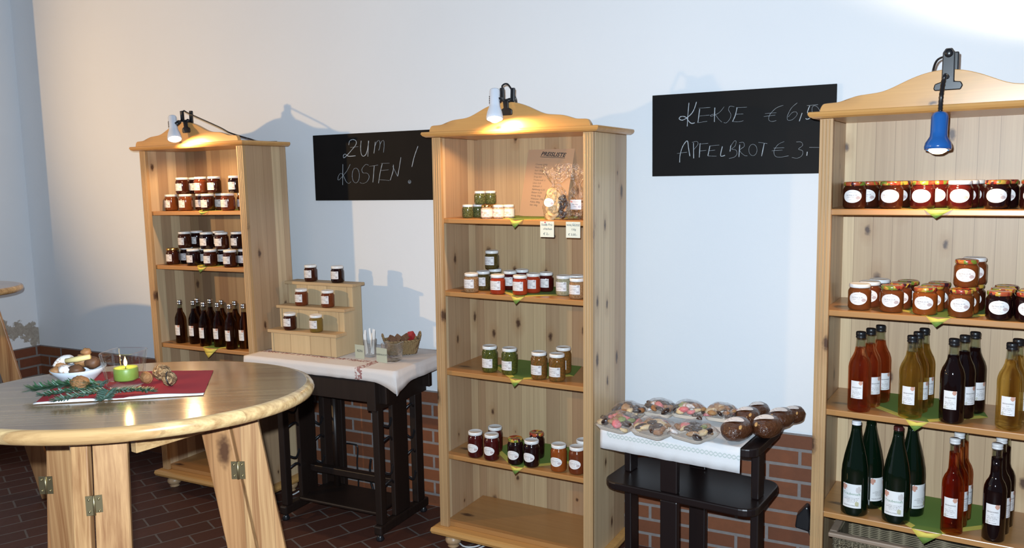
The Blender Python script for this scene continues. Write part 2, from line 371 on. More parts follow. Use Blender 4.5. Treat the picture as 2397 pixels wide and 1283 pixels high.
# ------------------------------------------------------------------ bookcases
BW, BT = .752, .019
CASES = {}
class Case:
    def __init__(s, key, word, x, gap, a, tilt, D, shelves, mi):
        s.D = D; s.word = word; s.shelves = shelves
        s.M = T((x, -gap, 0)) @ RZ(a) @ RY(tilt); s.Mi = s.M.inverted()
        CASES[key] = s
        r = thing('bookcase', {'L': 'leftmost pine bookcase with white lamp, partly behind round table and cloth-covered table',
                               'M': 'pine bookcase with price list and white clip lamp, between the two chalkboards',
                               'R': 'pine bookcase with blue clip lamp and arched crown, cut by right picture edge'}[key], 'bookcase', s.M, 'pine bookcases')
        zt = 1.85
        MB().box((0, -D+.0185, .102), (BT, -.002, zt-.001)).obj('side_panel', M_side[mi], r, bevel=.001)
        MB().box((BW-BT, -D+.0185, .102), (BW, -.002, zt-.001)).obj('side_panel', M_side[(mi+1) % 3], r, bevel=.001)
        MB().box((BT, -.014, .12), (BW-BT, -.004, zt)).obj('back_panel', M_back[mi], r)
        for u0 in (0, BW-.043):
            q = MB().box((u0, -D, .102), (u0+.043, -D+.018, zt-.001))
            for k in (.010, .021, .032): q.tube([(u0+k, -D-.0002, .106), (u0+k, -D-.0002, zt-.004)], .0022, 6)
            q.obj('stile', M_stile, r, bevel=.003)
        for z in shelves:
            MB().box((BT+.0005, -D+.019, z-.021), (BW-BT-.0005, -.015, z)).obj('shelf', M_shelf, r, bevel=.003)
        MB().box((BT+.0005, -D+.019, .102), (BW-BT-.0005, -.015, .122)).obj('base_board', M_shelf, r, bevel=.001)
        # moulded plinth and cornice
        def mould(z0, z1, ov):
            q = MB(); pr = [(ov*.55, z0), (ov*.85, z0+(z1-z0)*.25), (ov, z0+(z1-z0)*.6), (ov*.96, z1-.002), (ov*.9, z1)] if z0 > 1 else [(ov*.85, z0), (ov, z0+(z1-z0)*.4), (ov*.9, z1-.004), (ov*.6, z1)]
            P = []
            for o_, z in pr: P += [(-o_, 0, z), (-o_, -D-o_, z), (BW+o_, -D-o_, z), (BW+o_, 0, z)]
            F = []
            for i in range(len(pr)-1):
                for k in range(4): F.append((i*4+k, i*4+(k+1) % 4, (i+1)*4+(k+1) % 4, (i+1)*4+k))
            F += [(3, 2, 1, 0), tuple((len(pr)-1)*4+k for k in range(4))]
            for i in range(len(F)): F[i] = F[i][::-1]
            return q.add(P, F)
        mould(1.850, 1.872, .034).obj('cornice', M_crown, r)
        mould(.070, .101, .034).obj('plinth', M_crown, r)
        prof = [(0, .110), (.08, .108), (.16, .102), (.25, .091), (.33, .078), (.42, .063), (.5, .054), (.6, .050), (.68, .047), (.76, .039), (.83, .031), (.90, .029), (.95, .028), (.975, .024), (.993, .012), (1., 0)]
        hw = BW/2-.002
        out = [(BW/2+t_*hw, 1.870+h_) for t_, h_ in prof[::-1]] + [(BW/2-t_*hw, 1.870+h_) for t_, h_ in prof[1:]]
        sp = [out[0]]
        pth = smooth_path([(x_, 0, z_) for x_, z_ in out], 3)
        MB().prism([(p.x, p.z) for p in pth], -D-.022, -D-.002).obj('crown_board', M_crown, r, bevel=.002)
        for fx, fy in ((.05, -D+.03), (BW-.05, -D+.03), (.05, -.05), (BW-.05, -.05)):
            MB().lathe([(.0, 0), (.022, 0), (.027, .006), (.020, .012), (.032, .020), (.038, .032), (.036, .044), (.024, .056), (.020, .062), (.026, .068), (.026, .0715), (0, .0715)], 24, T((fx, fy, 0))).obj('bun_foot', M_foot, r)
        s.root = r
    def up(s, px, py, z, dy=0):                  # point of the case's shelf at height z seen at a picture position
        o = s.Mi @ EYE; d = s.Mi.to_3x3() @ ray(px, py)
        p = o + d*((z-o.z)/d.z); return p
    def col(s, px, d, z):                        # same, at depth d behind the front edge
        y = -(s.D-d)
        n = ray(px, 0).cross(ray(px, H)); n = s.Mi.to_3x3() @ n; o = s.Mi @ EYE
        u = o.x - (n.y*(y-o.y)+n.z*(z-o.z))/n.x
        return Vector((u, y, z))

L_ = Case('L', 'left', -3.7245, .093, -.0192, -.0076, .298, (1.528, 1.239, .811), 0)
M_ = Case('M', 'middle', -1.9129, .0271, -.031, .0085, .366, (1.501, 1.180, .825, .438), 1)
R_ = Case('R', 'right', -.2925, .062, -.10, 0., .368, (1.543, 1.192, .837, .460), 2)

# ------------------------------------------------------------------ jars and bottles
CACHE = {}
def cached(key, fn):
    if key not in CACHE: CACHE[key] = fn()
    return CACHE[key]
def patch(r, z0, z1, half, oval=False, n=18, mat=None, a0=0.):
    q = MB()
    if not oval:
        q.grid(n, 2, lambda a, b: (r*math.sin(a0+(2*a-1)*half), -r*math.cos(a0+(2*a-1)*half), z0+(z1-z0)*b))
    else:
        cz = (z0+z1)/2; P = [(r*math.sin(a0), -r*math.cos(a0), cz)]; N = 32
        for k in range(1, 4):
            for i in range(N):
                t = 2*math.pi*i/N; a = a0+half*math.cos(t)*k/3
                P.append((r*math.sin(a), -r*math.cos(a), cz+(z1-z0)/2*math.sin(t)*k/3))
        F = [(0, 1+i, 1+(i+1) % N) for i in range(N)]
        for k in range(2):
            for i in range(N): F.append((1+k*N+i, 1+(k+1)*N+i, 1+(k+1)*N+(i+1) % N, 1+k*N+(i+1) % N))
        q.add(P, F, True)
    return q
# kind: radius, height, lid height, label (z0,z1,half angle, oval)
JK = dict(std=(.0325, .084, .013, (.020, .058, .82, False)), tall=(.0350, .116, .014, (.022, .062, .80, False)),
          tallo=(.0345, .116, .014, (.026, .066, .86, True)), small=(.0255, .058, .010, None), smalll=(.0250, .058, .010, (.008, .040, 2.2, False)),
          big=(.0375, .091, .013, (.020, .064, .82, True)), lj=(.0350, .088, .012, (.018, .056, .72, False)))
def jar(kind, jc, lid, Mx, label, group, name='jam_jar', cat='jar', face=0., lab=None):
    r, h, lh, lb = JK[kind]
    o = thing(name, label, cat, Mx, group)
    top = h-lh
    body = cached(('jb', kind, jc), lambda: MB().lathe([(0, .0), (r*.80, 0), (r*.93, .003), (r, .010), (r, top*.80), (r*.985, top*.86), (r*.90, top*.93), (r*.86, top*.955), (r*.86, top+.001), (0, top+.001)], 28).mesh('glass_body', JAM[jc]))
    link('glass_body', body, o)
    lr = r*.93
    lm = cached(('jl', kind, lid), lambda: MB().lathe([(r*.80, top-.001), (lr*.97, top), (lr, top+.002), (lr, h-.004), (lr*.97, h-.001), (lr*.90, h), (lr*.85, h-.0012), (0, h-.0012)], 28).mesh('lid', LID[lid]))
    link('lid', lm, o)
    if lb:
        mat = {'r': M_labr, 'o': M_labo, 'p': M_labp}[lab or ('o' if lb[3] else 'r')]
        me = cached(('jp', kind, mat.name), lambda: patch(r+.0006, lb[0], lb[1], lb[2], lb[3]).mesh('paper_label', mat))
        x = link('paper_label', me, o); x.rotation_euler = (0, 0, face)
    return o
RNG = random.Random(4)
def put_jar(case, kind, jc, lid, px, shelf, label, group, py=None, d=None, lift=0., face=0., name='jam_jar', lab=None):
    r, h = JK[kind][0], JK[kind][1]; z = case.shelves[shelf] + .0006 + lift
    if py is not None and d is None:
        p = case.up(px, py, z); dirv = case.Mi.to_3x3() @ FW; dirv.z = 0; dirv.normalize(); p = p + dirv*r*.93
    else:
        p = case.col(px, d, z+h*.45); p.z = z
    lim = case.D-.020-r
    p.y = max(min(p.y, -.016-r), -case.D+.021+r*.9)
    Mx = case.M @ T(p) @ RZ(RNG.uniform(-.05, .05))
    return jar(kind, jc, lid, Mx, label, group, name, face=face, lab=lab)

def liquid(name, c, f=.55):
    # coloured liquid in glass: part of the light passes straight through, part is bent by the round bottle
    t = NT(name).set(Base_Color=c, Roughness=.01, Transmission_Weight=1., IOR=1.36, Coat_Weight=.3)
    tr = t.n('ShaderNodeBsdfTransparent', {'Color': (*c, 1)})
    mx = t.n('ShaderNodeMixShader', {0: f, 1: t.b.outputs[0], 2: tr.outputs[0]})
    t.t.links.new(mx.outputs[0], t.t.nodes['Material Output'].inputs['Surface']); return t.m
LQ = dict(pink=liquid('juice_pink', (1., .62, .44)), yellow=liquid('juice_yellow', (.99, .88, .55)), black=plain('juice_black', (.006, .002, .002), .05),
          wine=plain('bottle_dark_green', (.002, .007, .003), .04), amber=liquid('liqueur_amber', (.85, .40, .18)), berry=plain('liqueur_berry', (.006, .002, .002), .05),
          vin=liquid('vinegar_brown', (.42, .22, .10), .4))
M_neckg = thin_glass('bottle_glass', (.90, .92, .88), 1.4)
# kind: radius, body profile (r,z) up to fill, neck profile, cap (r,z0,z1), label z0,z1,half
BK = dict(juice=dict(body=[(0, 0), (.031, 0), (.036, .004), (.0375, .012), (.0375, .155), (.036, .167), (.0315, .182), (.024, .197), (.0185, .212), (.0165, .226)],
                     neck=[(.0165, .226), (.0150, .245), (.0143, .262)], cap=(.0165, .258, .280), lab=(.050, .112, .52), mat='b'),
          liq=dict(body=[(0, 0), (.030, 0), (.0335, .004), (.0335, .165), (.032, .180), (.027, .195), (.020, .207), (.0165, .22), (.0155, .25), (.0150, .277)],
                   neck=[(.0150, .277), (.0148, .30), (.0155, .310)], cap=(.0165, .306, .324), lab=(.060, .128, .62), mat='b'),
          wine=dict(body=[(0, 0), (.040, 0), (.0445, .005), (.0450, .02), (.0450, .150), (.0430, .175), (.037, .21), (.029, .245), (.021, .275), (.0165, .300), (.0150, .318)],
                    neck=[(.0150, .318), (.0150, .325)], cap=(.0160, .322, .336), lab=(.032, .118, .72), mat='w'),
          vin=dict(body=[(0, 0), (.026, 0), (.030, .003), (.030, .125), (.0285, .140), (.022, .158), (.0145, .172), (.0125, .19)],
                   neck=[(.0125, .19), (.0115, .215)], cap=(.0135, .211, .234), lab=(.045, .100, .62), mat='b'))
CAPM = dict(black=M_capb, silver=M_silver, white=M_capw, red=M_capr, clearw=plain('cap_grey', (.62, .62, .62), .4))
def bottle(kind, lq, cap, Mx, label, group, face=0., text=False):
    k = BK[kind]; o = thing('bottle', label, 'bottle', Mx, group)
    link('bottle_body', cached(('bb', kind, lq), lambda: MB().lathe(k['body']+[(0, k['body'][-1][1])], 28).mesh('bottle_body', LQ[lq])), o)
    nk = k['neck']
    ins = [(max(r_-.0022, .002), z_) for r_, z_ in nk[::-1]]
    nmat = LQ['wine'] if kind == 'wine' else M_neckg
    link('neck', cached(('bn', kind), lambda: MB().lathe(nk+ins, 24).mesh('neck', nmat)), o)
    cr, c0, c1 = k['cap']
    link('cap', cached(('bc', kind, cap), lambda: MB().lathe([(cr*.8, c0), (cr, c0+.001), (cr, c0+.005), (cr*.94, c0+.006), (cr*.94, c0+.008), (cr, c0+.009), (cr, c1-.003), (cr*.9, c1), (0, c1)], 24).mesh('cap', CAPM[cap])), o)
    r = max(p[0] for p in k['body'])
    z0, z1, hf = k['lab']
    x = link('paper_label', cached(('bl', kind), lambda: patch(r+.0006, z0, z1, hf).mesh('paper_label', M_labw if k['mat'] == 'w' else M_labb)), o); x.rotation_euler = (0, 0, face)
    if text:
        me = cached(('bt', kind), lambda: wrap_text('Traubensaft', .0125, r+.0011, z0+(z1-z0)*.55, M_green_print))
        y = link('lettering', me, x)
    return o
def text_mb(txt, size, align='LEFT', shear=0., bold=0., mat=None):
    cu = bpy.data.curves.new('txt', 'FONT'); cu.body = txt; cu.size = size; cu.align_x = align; cu.shear = shear; cu.offset = bold
    cu.resolution_u = 2
    ob = bpy.data.objects.new('txt', cu); C.objects.link(ob)
    dg = bpy.context.evaluated_depsgraph_get(); me = bpy.data.meshes.new_from_object(ob.evaluated_get(dg))
    q = MB(); q.add([v.co.copy() for v in me.vertices], [tuple(p.vertices) for p in me.polygons])
    bpy.data.objects.remove(ob); bpy.data.curves.remove(cu); bpy.data.meshes.remove(me)
    return q
def wrap_text(txt, size, r, zc, mat):
    q = text_mb(txt, size, 'CENTER')
    q.v = [(r*math.sin(x/r), -r*math.cos(x/r), zc+y) for x, y, z in q.v]
    return q.mesh('lettering', mat)
def put_bottle(case, kind, lq, cap, px, shelf, label, group, py=None, d=None, face=0., text=False):
    r = max(p[0] for p in BK[kind]['body']); z = case.shelves[shelf]+.0006
    if d is None:
        p = case.up(px, py, z); dirv = case.Mi.to_3x3() @ FW; dirv.z = 0; dirv.normalize(); p = p+dirv*r*.93
    else:
        p = case.col(px, d, z+.05); p.z = z
    p.y = max(min(p.y, -.017-r), -case.D+.021+r*.9)
    return bottle(kind, lq, cap, case.M @ T(p), label, group, face, text)

# ---- left bookcase
def J(case, rows, grp):
    for kind, jc, lid, px, sh, pos, lab, kw in rows:
        put_jar(case, kind, jc, lid, px, sh, lab, grp, **pos, **kw)
LG = 'jam jars on the left bookcase'
TS = ', top shelf of left bookcase'; SS = ', second shelf of left bookcase'
W1 = {}; 
J(L_, [
 ('lj', 'amber', 'white', 401, 0, dict(d=.115), 'light amber jam jar, leftmost in lower tier'+TS, W1),
 ('lj', 'amber', 'white', 435, 0, dict(d=.075), 'orange jam jar, second from left in lower tier'+TS, W1),
 ('lj', 'brown', 'white', 473, 0, dict(d=.150), 'half-hidden jam jar behind lower tier centre'+TS, W1),
 ('lj', 'brown', 'white', 487, 0, dict(d=.065), 'brown jam jar, middle front of lower tier above napkin tip'+TS, W1),
 ('lj', 'rust', 'white', 519, 0, dict(d=.150), 'half-hidden jam jar second from right in lower tier'+TS, W1),
 ('lj', 'rust', 'white', 534, 0, dict(d=.065), 'reddish jam jar at lower tier front near right stile'+TS, W1),
 ('lj', 'amber', 'white', 572, 0, dict(d=.130), 'jam jar mostly hidden by right stile, lower tier'+TS, W1),
 ('lj', 'brown', 'white', 427, 0, dict(d=.105, lift=.0885), 'brown jam jar, leftmost on upper tier'+TS, W1),
 ('lj', 'dark', 'white', 457, 0, dict(d=.185, lift=.0885), 'dark jam jar mostly hidden, second on upper tier'+TS, W1),
 ('lj', 'rust', 'white', 470, 0, dict(d=.095, lift=.0885), 'rust red jam jar with bright label, centre of upper tier'+TS, W1),
 ('lj', 'brown', 'white', 502, 0, dict(d=.105, lift=.0885), 'dark brown jam jar, second from right on upper tier'+TS, W1),
 ('lj', 'dark', 'white', 551, 0, dict(d=.115, lift=.0885), 'dark jam jar against right stile, upper tier'+TS, W1),
 ('lj', 'brown', 'gold', 405, 1, dict(d=.085), 'reddish jam jar with gold lid, leftmost in lower tier'+SS, W1),
 ('lj', 'dark', 'white', 438, 1, dict(d=.155), 'dark jam jar peeking between first two front jars'+SS, W1),
 ('lj', 'dark', 'white', 453, 1, dict(d=.068), 'dark jam jar, second from left in lower tier front'+SS, W1),
 ('lj', 'dark', 'white', 483, 1, dict(d=.150), 'jam jar hidden behind centre jar of lower tier'+SS, W1),
 ('lj', 'brown', 'white', 493, 1, dict(d=.060), 'brown jam jar at lower tier centre beside napkin'+SS, W1),
 ('lj', 'dark', 'white', 525, 1, dict(d=.150), 'jam jar peeking out between right front pair, lower tier'+SS, W1),
 ('lj', 'brown', 'white', 539, 1, dict(d=.058), 'brown jam jar nearest front edge on right, lower tier'+SS, W1),
 ('lj', 'dark', 'white', 573, 1, dict(d=.120), 'jam jar half behind right stile, lower tier'+SS, W1),
 ('lj', 'brown', 'white', 433, 1, dict(d=.105, lift=.0885), 'brown jam jar, leftmost on upper tier'+SS, W1),
 ('lj', 'dark', 'white', 461, 1, dict(d=.180, lift=.0885), 'dark jam jar set back, second on upper tier'+SS, W1),
 ('lj', 'dark', 'white', 484, 1, dict(d=.090, lift=.0885), 'blackish jam jar, third on upper tier'+SS, W1),
 ('lj', 'dark', 'white', 512, 1, dict(d=.185, lift=.0885), 'jam jar hidden but for lid, back of upper tier'+SS, W1),
 ('lj', 'brown', 'white', 519, 1, dict(d=.085, lift=.0885), 'dark brown jam jar in front, right of upper tier centre'+SS, W1),
 ('lj', 'dark', 'white', 556, 1, dict(d=.130, lift=.0885), 'dark jam jar beside right stile, upper tier'+SS, W1),
], LG)
for px, d, lab in ((425, .075, 'leftmost vinegar bottle with silver cap'), (457, .085, 'second vinegar bottle from left, front row'), (466, .155, 'vinegar bottle half hidden behind second front bottle'),
                   (481, .060, 'vinegar bottle just above yellow napkin tip'), (496, .160, 'tall-standing rear vinegar bottle at row centre'), (514, .070, 'greenish vinegar bottle right of the centre'),
                   (523, .150, 'vinegar bottle half hidden behind greenish bottle'), (542, .050, 'front right vinegar bottle nearest shelf edge'), (554, .150, 'vinegar bottle behind the front right one'), (574, .085, 'rightmost vinegar bottle cut by stile')):
    put_bottle(L_, 'vin', 'vin', 'silver', px, 2, lab+', left bookcase', 'vinegar bottles on the left bookcase', d=d)

# ---- middle bookcase
TS = ', top shelf of middle bookcase'; SS = ', second shelf of middle bookcase'
J(M_, [
 ('small', 'herb', 'white', 1095, 0, dict(d=.090), 'green pesto jar, leftmost in lower row'+TS, {}),
 ('small', 'herb', 'white', 1119, 0, dict(d=.140), 'green pesto jar behind lower row, second from left'+TS, {}),
 ('smalll', 'pale', 'gold', 1139.5, 0, dict(d=.065), 'small pale jar with gold lid and pictured label'+TS, dict(lab='p')),
 ('smalll', 'pale', 'white', 1167, 0, dict(d=.085), 'small pale jar with white lid beside gold-lidded one'+TS, dict(lab='p')),
 ('smalll', 'pale', 'white', 1191, 0, dict(d=.120), 'small pale speckled jar, rightmost near napkin'+TS, dict(lab='p')),
 ('small', 'herb', 'white', 1123.5, 0, dict(d=.100, lift=.0585), 'green pesto jar stacked on top, left one'+TS, {}),
 ('small', 'herb', 'white', 1148, 0, dict(d=.150, lift=.0585), 'green pesto jar stacked on top, right one'+TS, {}),
 ('std', 'tan', 'white', 1098, 1, dict(py=687), 'brownish orange spread jar, leftmost'+SS, {}),
 ('std', 'olive', 'white', 1131, 1, dict(py=680), 'dark olive spread jar, second from left'+SS, {}),
 ('std', 'olive', 'white', 1159, 1, dict(d=.235), 'spread jar hidden behind and carrying the stacked olive jar'+SS, {}),
 ('std', 'red', 'white', 1165, 1, dict(py=690), 'bright red spread jar in front, left of napkin'+SS, {}),
 ('std', 'darkred', 'white', 1194, 1, dict(d=.190), 'dark red jar between the two bright red ones'+SS, {}),
 ('std', 'red', 'white', 1218, 1, dict(py=692), 'red spread jar right above napkin tip'+SS, {}),
 ('std', 'darkred', 'white', 1222, 1, dict(d=.260), 'jar hidden but for lid behind red jar above napkin'+SS, {}),
 ('std', 'red', 'white', 1249, 1, dict(py=687), 'red jar second from right of the red group'+SS, {}),
 ('std', 'darkred', 'white', 1279, 1, dict(py=684), 'deep red jar at right end of the red group'+SS, {}),
 ('std', 'beige', 'white', 1320, 1, dict(py=693), 'pale grey-green spread jar right of red group'+SS, {}),
 ('std', 'beige', 'white', 1350, 1, dict(d=.160), 'pale spread jar behind rightmost jar'+SS, {}),
 ('std', 'tan', 'white', 1352, 1, dict(py=701), 'beige spread jar, rightmost front, touching stile'+SS, {}),
], 'jars on the middle bookcase')
put_jar(M_, 'std', 'olive', 'white', 1151.5, 1, 'lone dark olive jar stacked above the others'+SS, 'jars on the middle bookcase', d=.215, lift=.0845)
TS = ', third shelf of middle bookcase'; SS = ', fourth shelf of middle bookcase'
J(M_, [
 ('tall', 'green', 'white', 1146.5, 2, dict(py=873), 'tall green relish jar, leftmost'+TS, {}),
 ('tall', 'green', 'white', 1193, 2, dict(py=879), 'tall green relish jar, second from left'+TS, {}),
 ('tall', 'relish', 'white', 1262.5, 2, dict(py=890), 'tall brown-orange relish jar right of napkin'+TS, {}),
 ('tall', 'relish', 'white', 1305, 2, dict(py=895), 'tall orange relish jar nearest shelf edge'+TS, {}),
 ('tall', 'relish', 'white', 1320, 2, dict(py=877), 'tall relish jar partly hidden behind the orange one'+TS, {}),
 ('tallo', 'darkred', 'white', 1110, 3, dict(py=1075), 'dark red preserve jar with oval label, leftmost'+SS, {}),
 ('tallo', 'darkred', 'white', 1150, 3, dict(py=1081), 'dark red preserve jar, second from left in front'+SS, {}),
 ('tallo', 'darkred', 'white', 1159, 3, dict(py=1061), 'preserve jar behind the two leftmost jars'+SS, {}),
 ('tallo', 'dark', 'fruit', 1206, 3, dict(py=1091), 'blackish preserve jar with fruit-print lid in front'+SS, {}),
 ('tallo', 'dark', 'white', 1245, 3, dict(py=1096), 'blackish preserve jar with white lid at centre'+SS, {}),
 ('tallo', 'dark', 'fruit', 1257, 3, dict(py=1076), 'blackish jar with fruit-print lid standing behind'+SS, {}),
 ('tallo', 'orange', 'white', 1309, 3, dict(py=1107), 'orange preserve jar with oval label'+SS, {}),
 ('tallo', 'rust', 'white', 1352, 3, dict(py=1113), 'reddish brown preserve jar, rightmost in front'+SS, {}),
 ('tallo', 'rust', 'white', 1366, 3, dict(d=.160), 'preserve jar behind rightmost, cut by stile'+SS, {}),
], 'jars on the middle bookcase')

# ---- right bookcase
TS = ', top shelf of right bookcase'; SS = ', second shelf of right bookcase'
def file(case, sh, x0, dx, n, jc, lid, names, grp, d0=.068, dd=.079, jcs=None):
    for k in range(n):
        # a file of jars straight back from the front one
        z = case.shelves[sh]; p = case.col(x0, d0, z+.04)
        q = Vector((p.x+dx*k, p.y+dd*k, z+.0006))
        q.y = min(q.y, -.016-JK['big'][0])
        jar('big', (jcs or [jc]*9)[k], lid, case.M @ T(q) @ RZ(RNG.uniform(-.06, .06)), names[k], grp)
RG = 'jam jars on the right bookcase'
file(R_, 0, 2000, 0.03, 3, 'brown', 'fruit', ['dark jam jar with fruit-print lid, leftmost at front'+TS, 'jam jar right behind the leftmost front jar'+TS, 'rearmost jam jar in the leftmost file'+TS], RG)
file(R_, 0, 2085.6, 0.015, 3, 'brown', 'fruit', ['dark jam jar with fruit-print lid, second from left at front'+TS, 'jam jar behind the second front jar from left'+TS, 'rearmost jam jar in second file from left'+TS], RG)
file(R_, 0, 2159.6, 0.036, 2, 'darkred', 'fruit', ['red-brown jam jar left of napkin tip at front'+TS, 'jam jar behind the one left of the napkin tip'+TS], RG)
file(R_, 0, 2247, 0.014, 3, 'darkred', 'white', ['white-lidded jam jar with blank-looking oval label right of napkin tip'+TS, 'white-lidded jam jar second in its file'+TS, 'rearmost white-lidded jam jar'+TS], RG)
file(R_, 0, 2334, 0.022, 2, 'dark', 'fruit', ['blackish jam jar with fruit-print lid, right of white-lidded file'+TS, 'jam jar behind the blackish one right of white-lidded file'+TS], RG)
file(R_, 0, 2420, 0.01, 2, 'dark', 'fruit', ['jam jar cut by picture edge at front'+TS, 'jam jar seen between the last two front jars'+TS], RG)
file(R_, 1, 2012, 0.02, 3, 'brown', 'white', ['white-lidded amber jam jar, leftmost at front'+SS, 'white-lidded jam jar second in the leftmost file'+SS, 'rearmost white-lidded jam jar of leftmost file'+SS], RG, d0=.075, jcs=['amber', 'rust', 'brown'])
file(R_, 1, 2087, 0.016, 3, 'rust', 'fruit', ['brown jam jar with fruit-print lid, second from left at front'+SS, 'fruit-lidded jam jar second in second file'+SS, 'rearmost jam jar of second file from left'+SS], RG, d0=.070, jcs=['amber', 'rust', 'brown'])
file(R_, 1, 2165, 0.014, 3, 'orange', 'fruit', ['orange jam jar with fruit-print lid beside napkin'+SS, 'orange jam jar second in file behind napkin tip'+SS, 'rearmost jam jar in the orange file'+SS], RG, d0=.062, jcs=['orange', 'orange', 'rust'])
file(R_, 1, 2249, 0.012, 3, 'amber', 'fruit', ['amber jam jar with fruit-print lid below stacked jars, front'+SS, 'amber jam jar under the stacked front jar'+SS, 'rearmost jam jar under the white-lidded stacked jar'+SS], RG, d0=.060, jcs=['amber', 'amber', 'brown'])
file(R_, 1, 2338, 0.008, 3, 'dark', 'fruit', ['blackish jam jar with fruit-print lid, second from right at front'+SS, 'blackish jam jar second in its file'+SS, 'rearmost blackish jam jar'+SS], RG, d0=.055)
file(R_, 1, 2408, 0.004, 2, 'dark', 'fruit', ['blackish jam jar cut by picture edge'+SS, 'blackish jam jar behind the one cut by picture edge'+SS], RG, d0=.055)
put_jar(R_, 'big', 'amber', 'fruit', 2262, 1, 'stacked amber jam jar with fruit-print lid, front of upper pair'+SS, RG, d=.120, lift=.0915)
put_jar(R_, 'big', 'rust', 'white', 2281, 1, 'stacked white-lidded jam jar, rear of upper pair'+SS, RG, d=.205, lift=.0915)
BG = 'juice bottles on the right bookcase'
BS = ', third shelf of right bookcase'
def bfile(case, sh, kind, lq, caps, px, py, dx, dd, labs, grp, text=False, fc=(-.08, .75)):
    r = max(p[0] for p in BK[kind]['body']); z = case.shelves[sh]+.0006
    p = case.up(px, py, z); dv = case.Mi.to_3x3() @ FW; dv.z = 0; p = p+dv.normalized()*r*.93
    p.y = max(p.y, -case.D+.021+r*.9)
    for k, lab in enumerate(labs):
        q = Vector((p.x+dx*k, min(p.y+dd*k, -.017-r), z))
        bottle(kind, lq, caps[min(k, len(caps)-1)], case.M @ T(q), lab, grp, fc[0] if k == 0 else fc[1], text and k == 0)
bfile(R_, 2, 'juice', 'pink', ['black'], 2018.5, 969, 0.02, .080, ['pink juice bottle with label, front of its file'+BS, 'middle pink juice bottle'+BS, 'rearmost bright pink juice bottle'+BS], BG)
bfile(R_, 2, 'juice', 'yellow', ['black'], 2141, 982, 0.01, .080, ['golden juice bottle above napkin tip, front of its file'+BS, 'middle golden juice bottle'+BS, 'rearmost golden juice bottle'+BS], BG)
bfile(R_, 2, 'juice', 'black', ['black'], 2239, 994, 0.026, .080, ['almost black juice bottle with label, front of its file'+BS, 'middle dark juice bottle'+BS, 'rearmost dark juice bottle'+BS], BG)
bfile(R_, 2, 'juice', 'yellow', ['black'], 2375, 1010, 0.016, .080, ['golden juice bottle near picture edge'+BS, 'golden juice bottle behind, cut by picture edge'+BS], BG)
BS = ', fourth shelf of right bookcase'; BG = 'bottles on the fourth shelf of the right bookcase'
bfile(R_, 3, 'wine', 'wine', ['white', 'red'], 2007, 1217, 0.034, .095, ['dark green grape juice bottle with white cap, leftmost front'+BS, 'dark green bottle behind the white-capped one'+BS], BG, True, (-.05, .95))
bfile(R_, 3, 'wine', 'wine', ['red'], 2108, 1232, 0.034, .095, ['dark green grape juice bottle with dark red cap in front'+BS, 'dark green bottle behind the red-capped front one'+BS], BG, True, (-.05, .95))
bfile(R_, 3, 'liq', 'amber', ['clearw'], 2238, 1254, 0.008, .072, ['reddish amber liqueur bottle with label, front right of napkin'+BS, 'middle amber liqueur bottle, mostly hidden'+BS, 'rearmost amber liqueur bottle'+BS], BG, False, (-.1, .9))
bfile(R_, 3, 'liq', 'berry', ['clearw'], 2337, 1271, 0.01, .072, ['black berry liqueur bottle with label, rightmost front'+BS, 'middle black liqueur bottle'+BS, 'rearmost black liqueur bottle'+BS], BG, False, (-.1, .9))

# ---- napkins on the shelves: a square of paper cloth laid cornerwise, tip hanging over the edge
def napkin(case, sh, px, tip, label, half=.20, hang=.03, yel=False):
    z = case.shelves[sh]+.0003; p = case.col(px, .0, z)
    fy = -case.D+.0190
    o = thing('napkin', label, 'napkin', case.M @ T((p.x, fy, z)), 'green and yellow shelf napkins')
    back = case.D-.019-.018
    w = tip*1.6
    q = MB(); P = [(-w, 0)]
    e = min(half, back-.02)
    lx = max(-half, -p.x+BT+.004); rx = min(half, BW-BT-.004-p.x)
    P = [(-w*.75, 0), (w*.75, 0), (rx, e*.75), (rx*.8, back), (lx*.8, back), (lx, e*.75)]
    q.slab(P, 0, .0004)
    q.obj('napkin_sheet', M_nap_g, o)
    b = MB()                                         # yellow border strips along the two front edges
    for (x0, y0), (x1, y1) in (((-w*.75, 0), (lx, e*.75)), ((w*.75, 0), (rx, e*.75))):
        d = Vector((x1-x0, y1-y0, 0)).normalized(); n_ = Vector((-d.y, d.x, 0)); n_ = n_ if n_.y > 0 else -n_
        pts = [Vector((x0, y0, 0)), Vector((x1, y1, 0)), Vector((x1, y1, 0))+n_*.026-d*.01, Vector((x0, y0, 0))+n_*.026+d*.012]
        if x0 > 0: pts = pts[::-1]
        b.slab([(v.x, v.y) for v in pts], .0004, .0007)
    b.obj('yellow_border', M_nap_y, o)
    t = MB(); sgn = tip
    c0 = Vector((-w*.75, -.0015, .0006)); c1 = Vector((w*.75, -.0015, .0006)); c2 = Vector((-w*.12, -.010, -hang)); m0 = Vector((0, -.007, -.006))
    mid0 = c0.lerp(c2, .52)+Vector((0, -.003, 0)); mid1 = c1.lerp(c2, .42)+Vector((0, -.002, 0))
    P = [c0, m0*1, c1, mid0, mid1, c2]
    t.add(P, [(0, 3, 1), (1, 3, 4), (1, 4, 2)], True, 0); t.add(P, [(3, 5, 4)], True, 1)
    x = t.obj('hanging_corner', [M_nap_y, M_nap_y if yel else M_nap_g], o)
    s = x.modifiers.new('thick', 'SOLIDIFY'); s.thickness = .0006; s.offset = -1
napkin(L_, 0, 470, .030, 'yellow napkin under jars, top shelf of left bookcase', hang=.018)
napkin(L_, 1, 466, .028, 'yellow napkin under jars, second shelf of left bookcase', hang=.030)
napkin(L_, 2, 486, .045, 'yellow napkin with long hanging tip under vinegar bottles', hang=.052, yel=True)
napkin(M_, 0, 1204, .026, 'green napkin tip below price list, top shelf of middle bookcase', hang=.036)
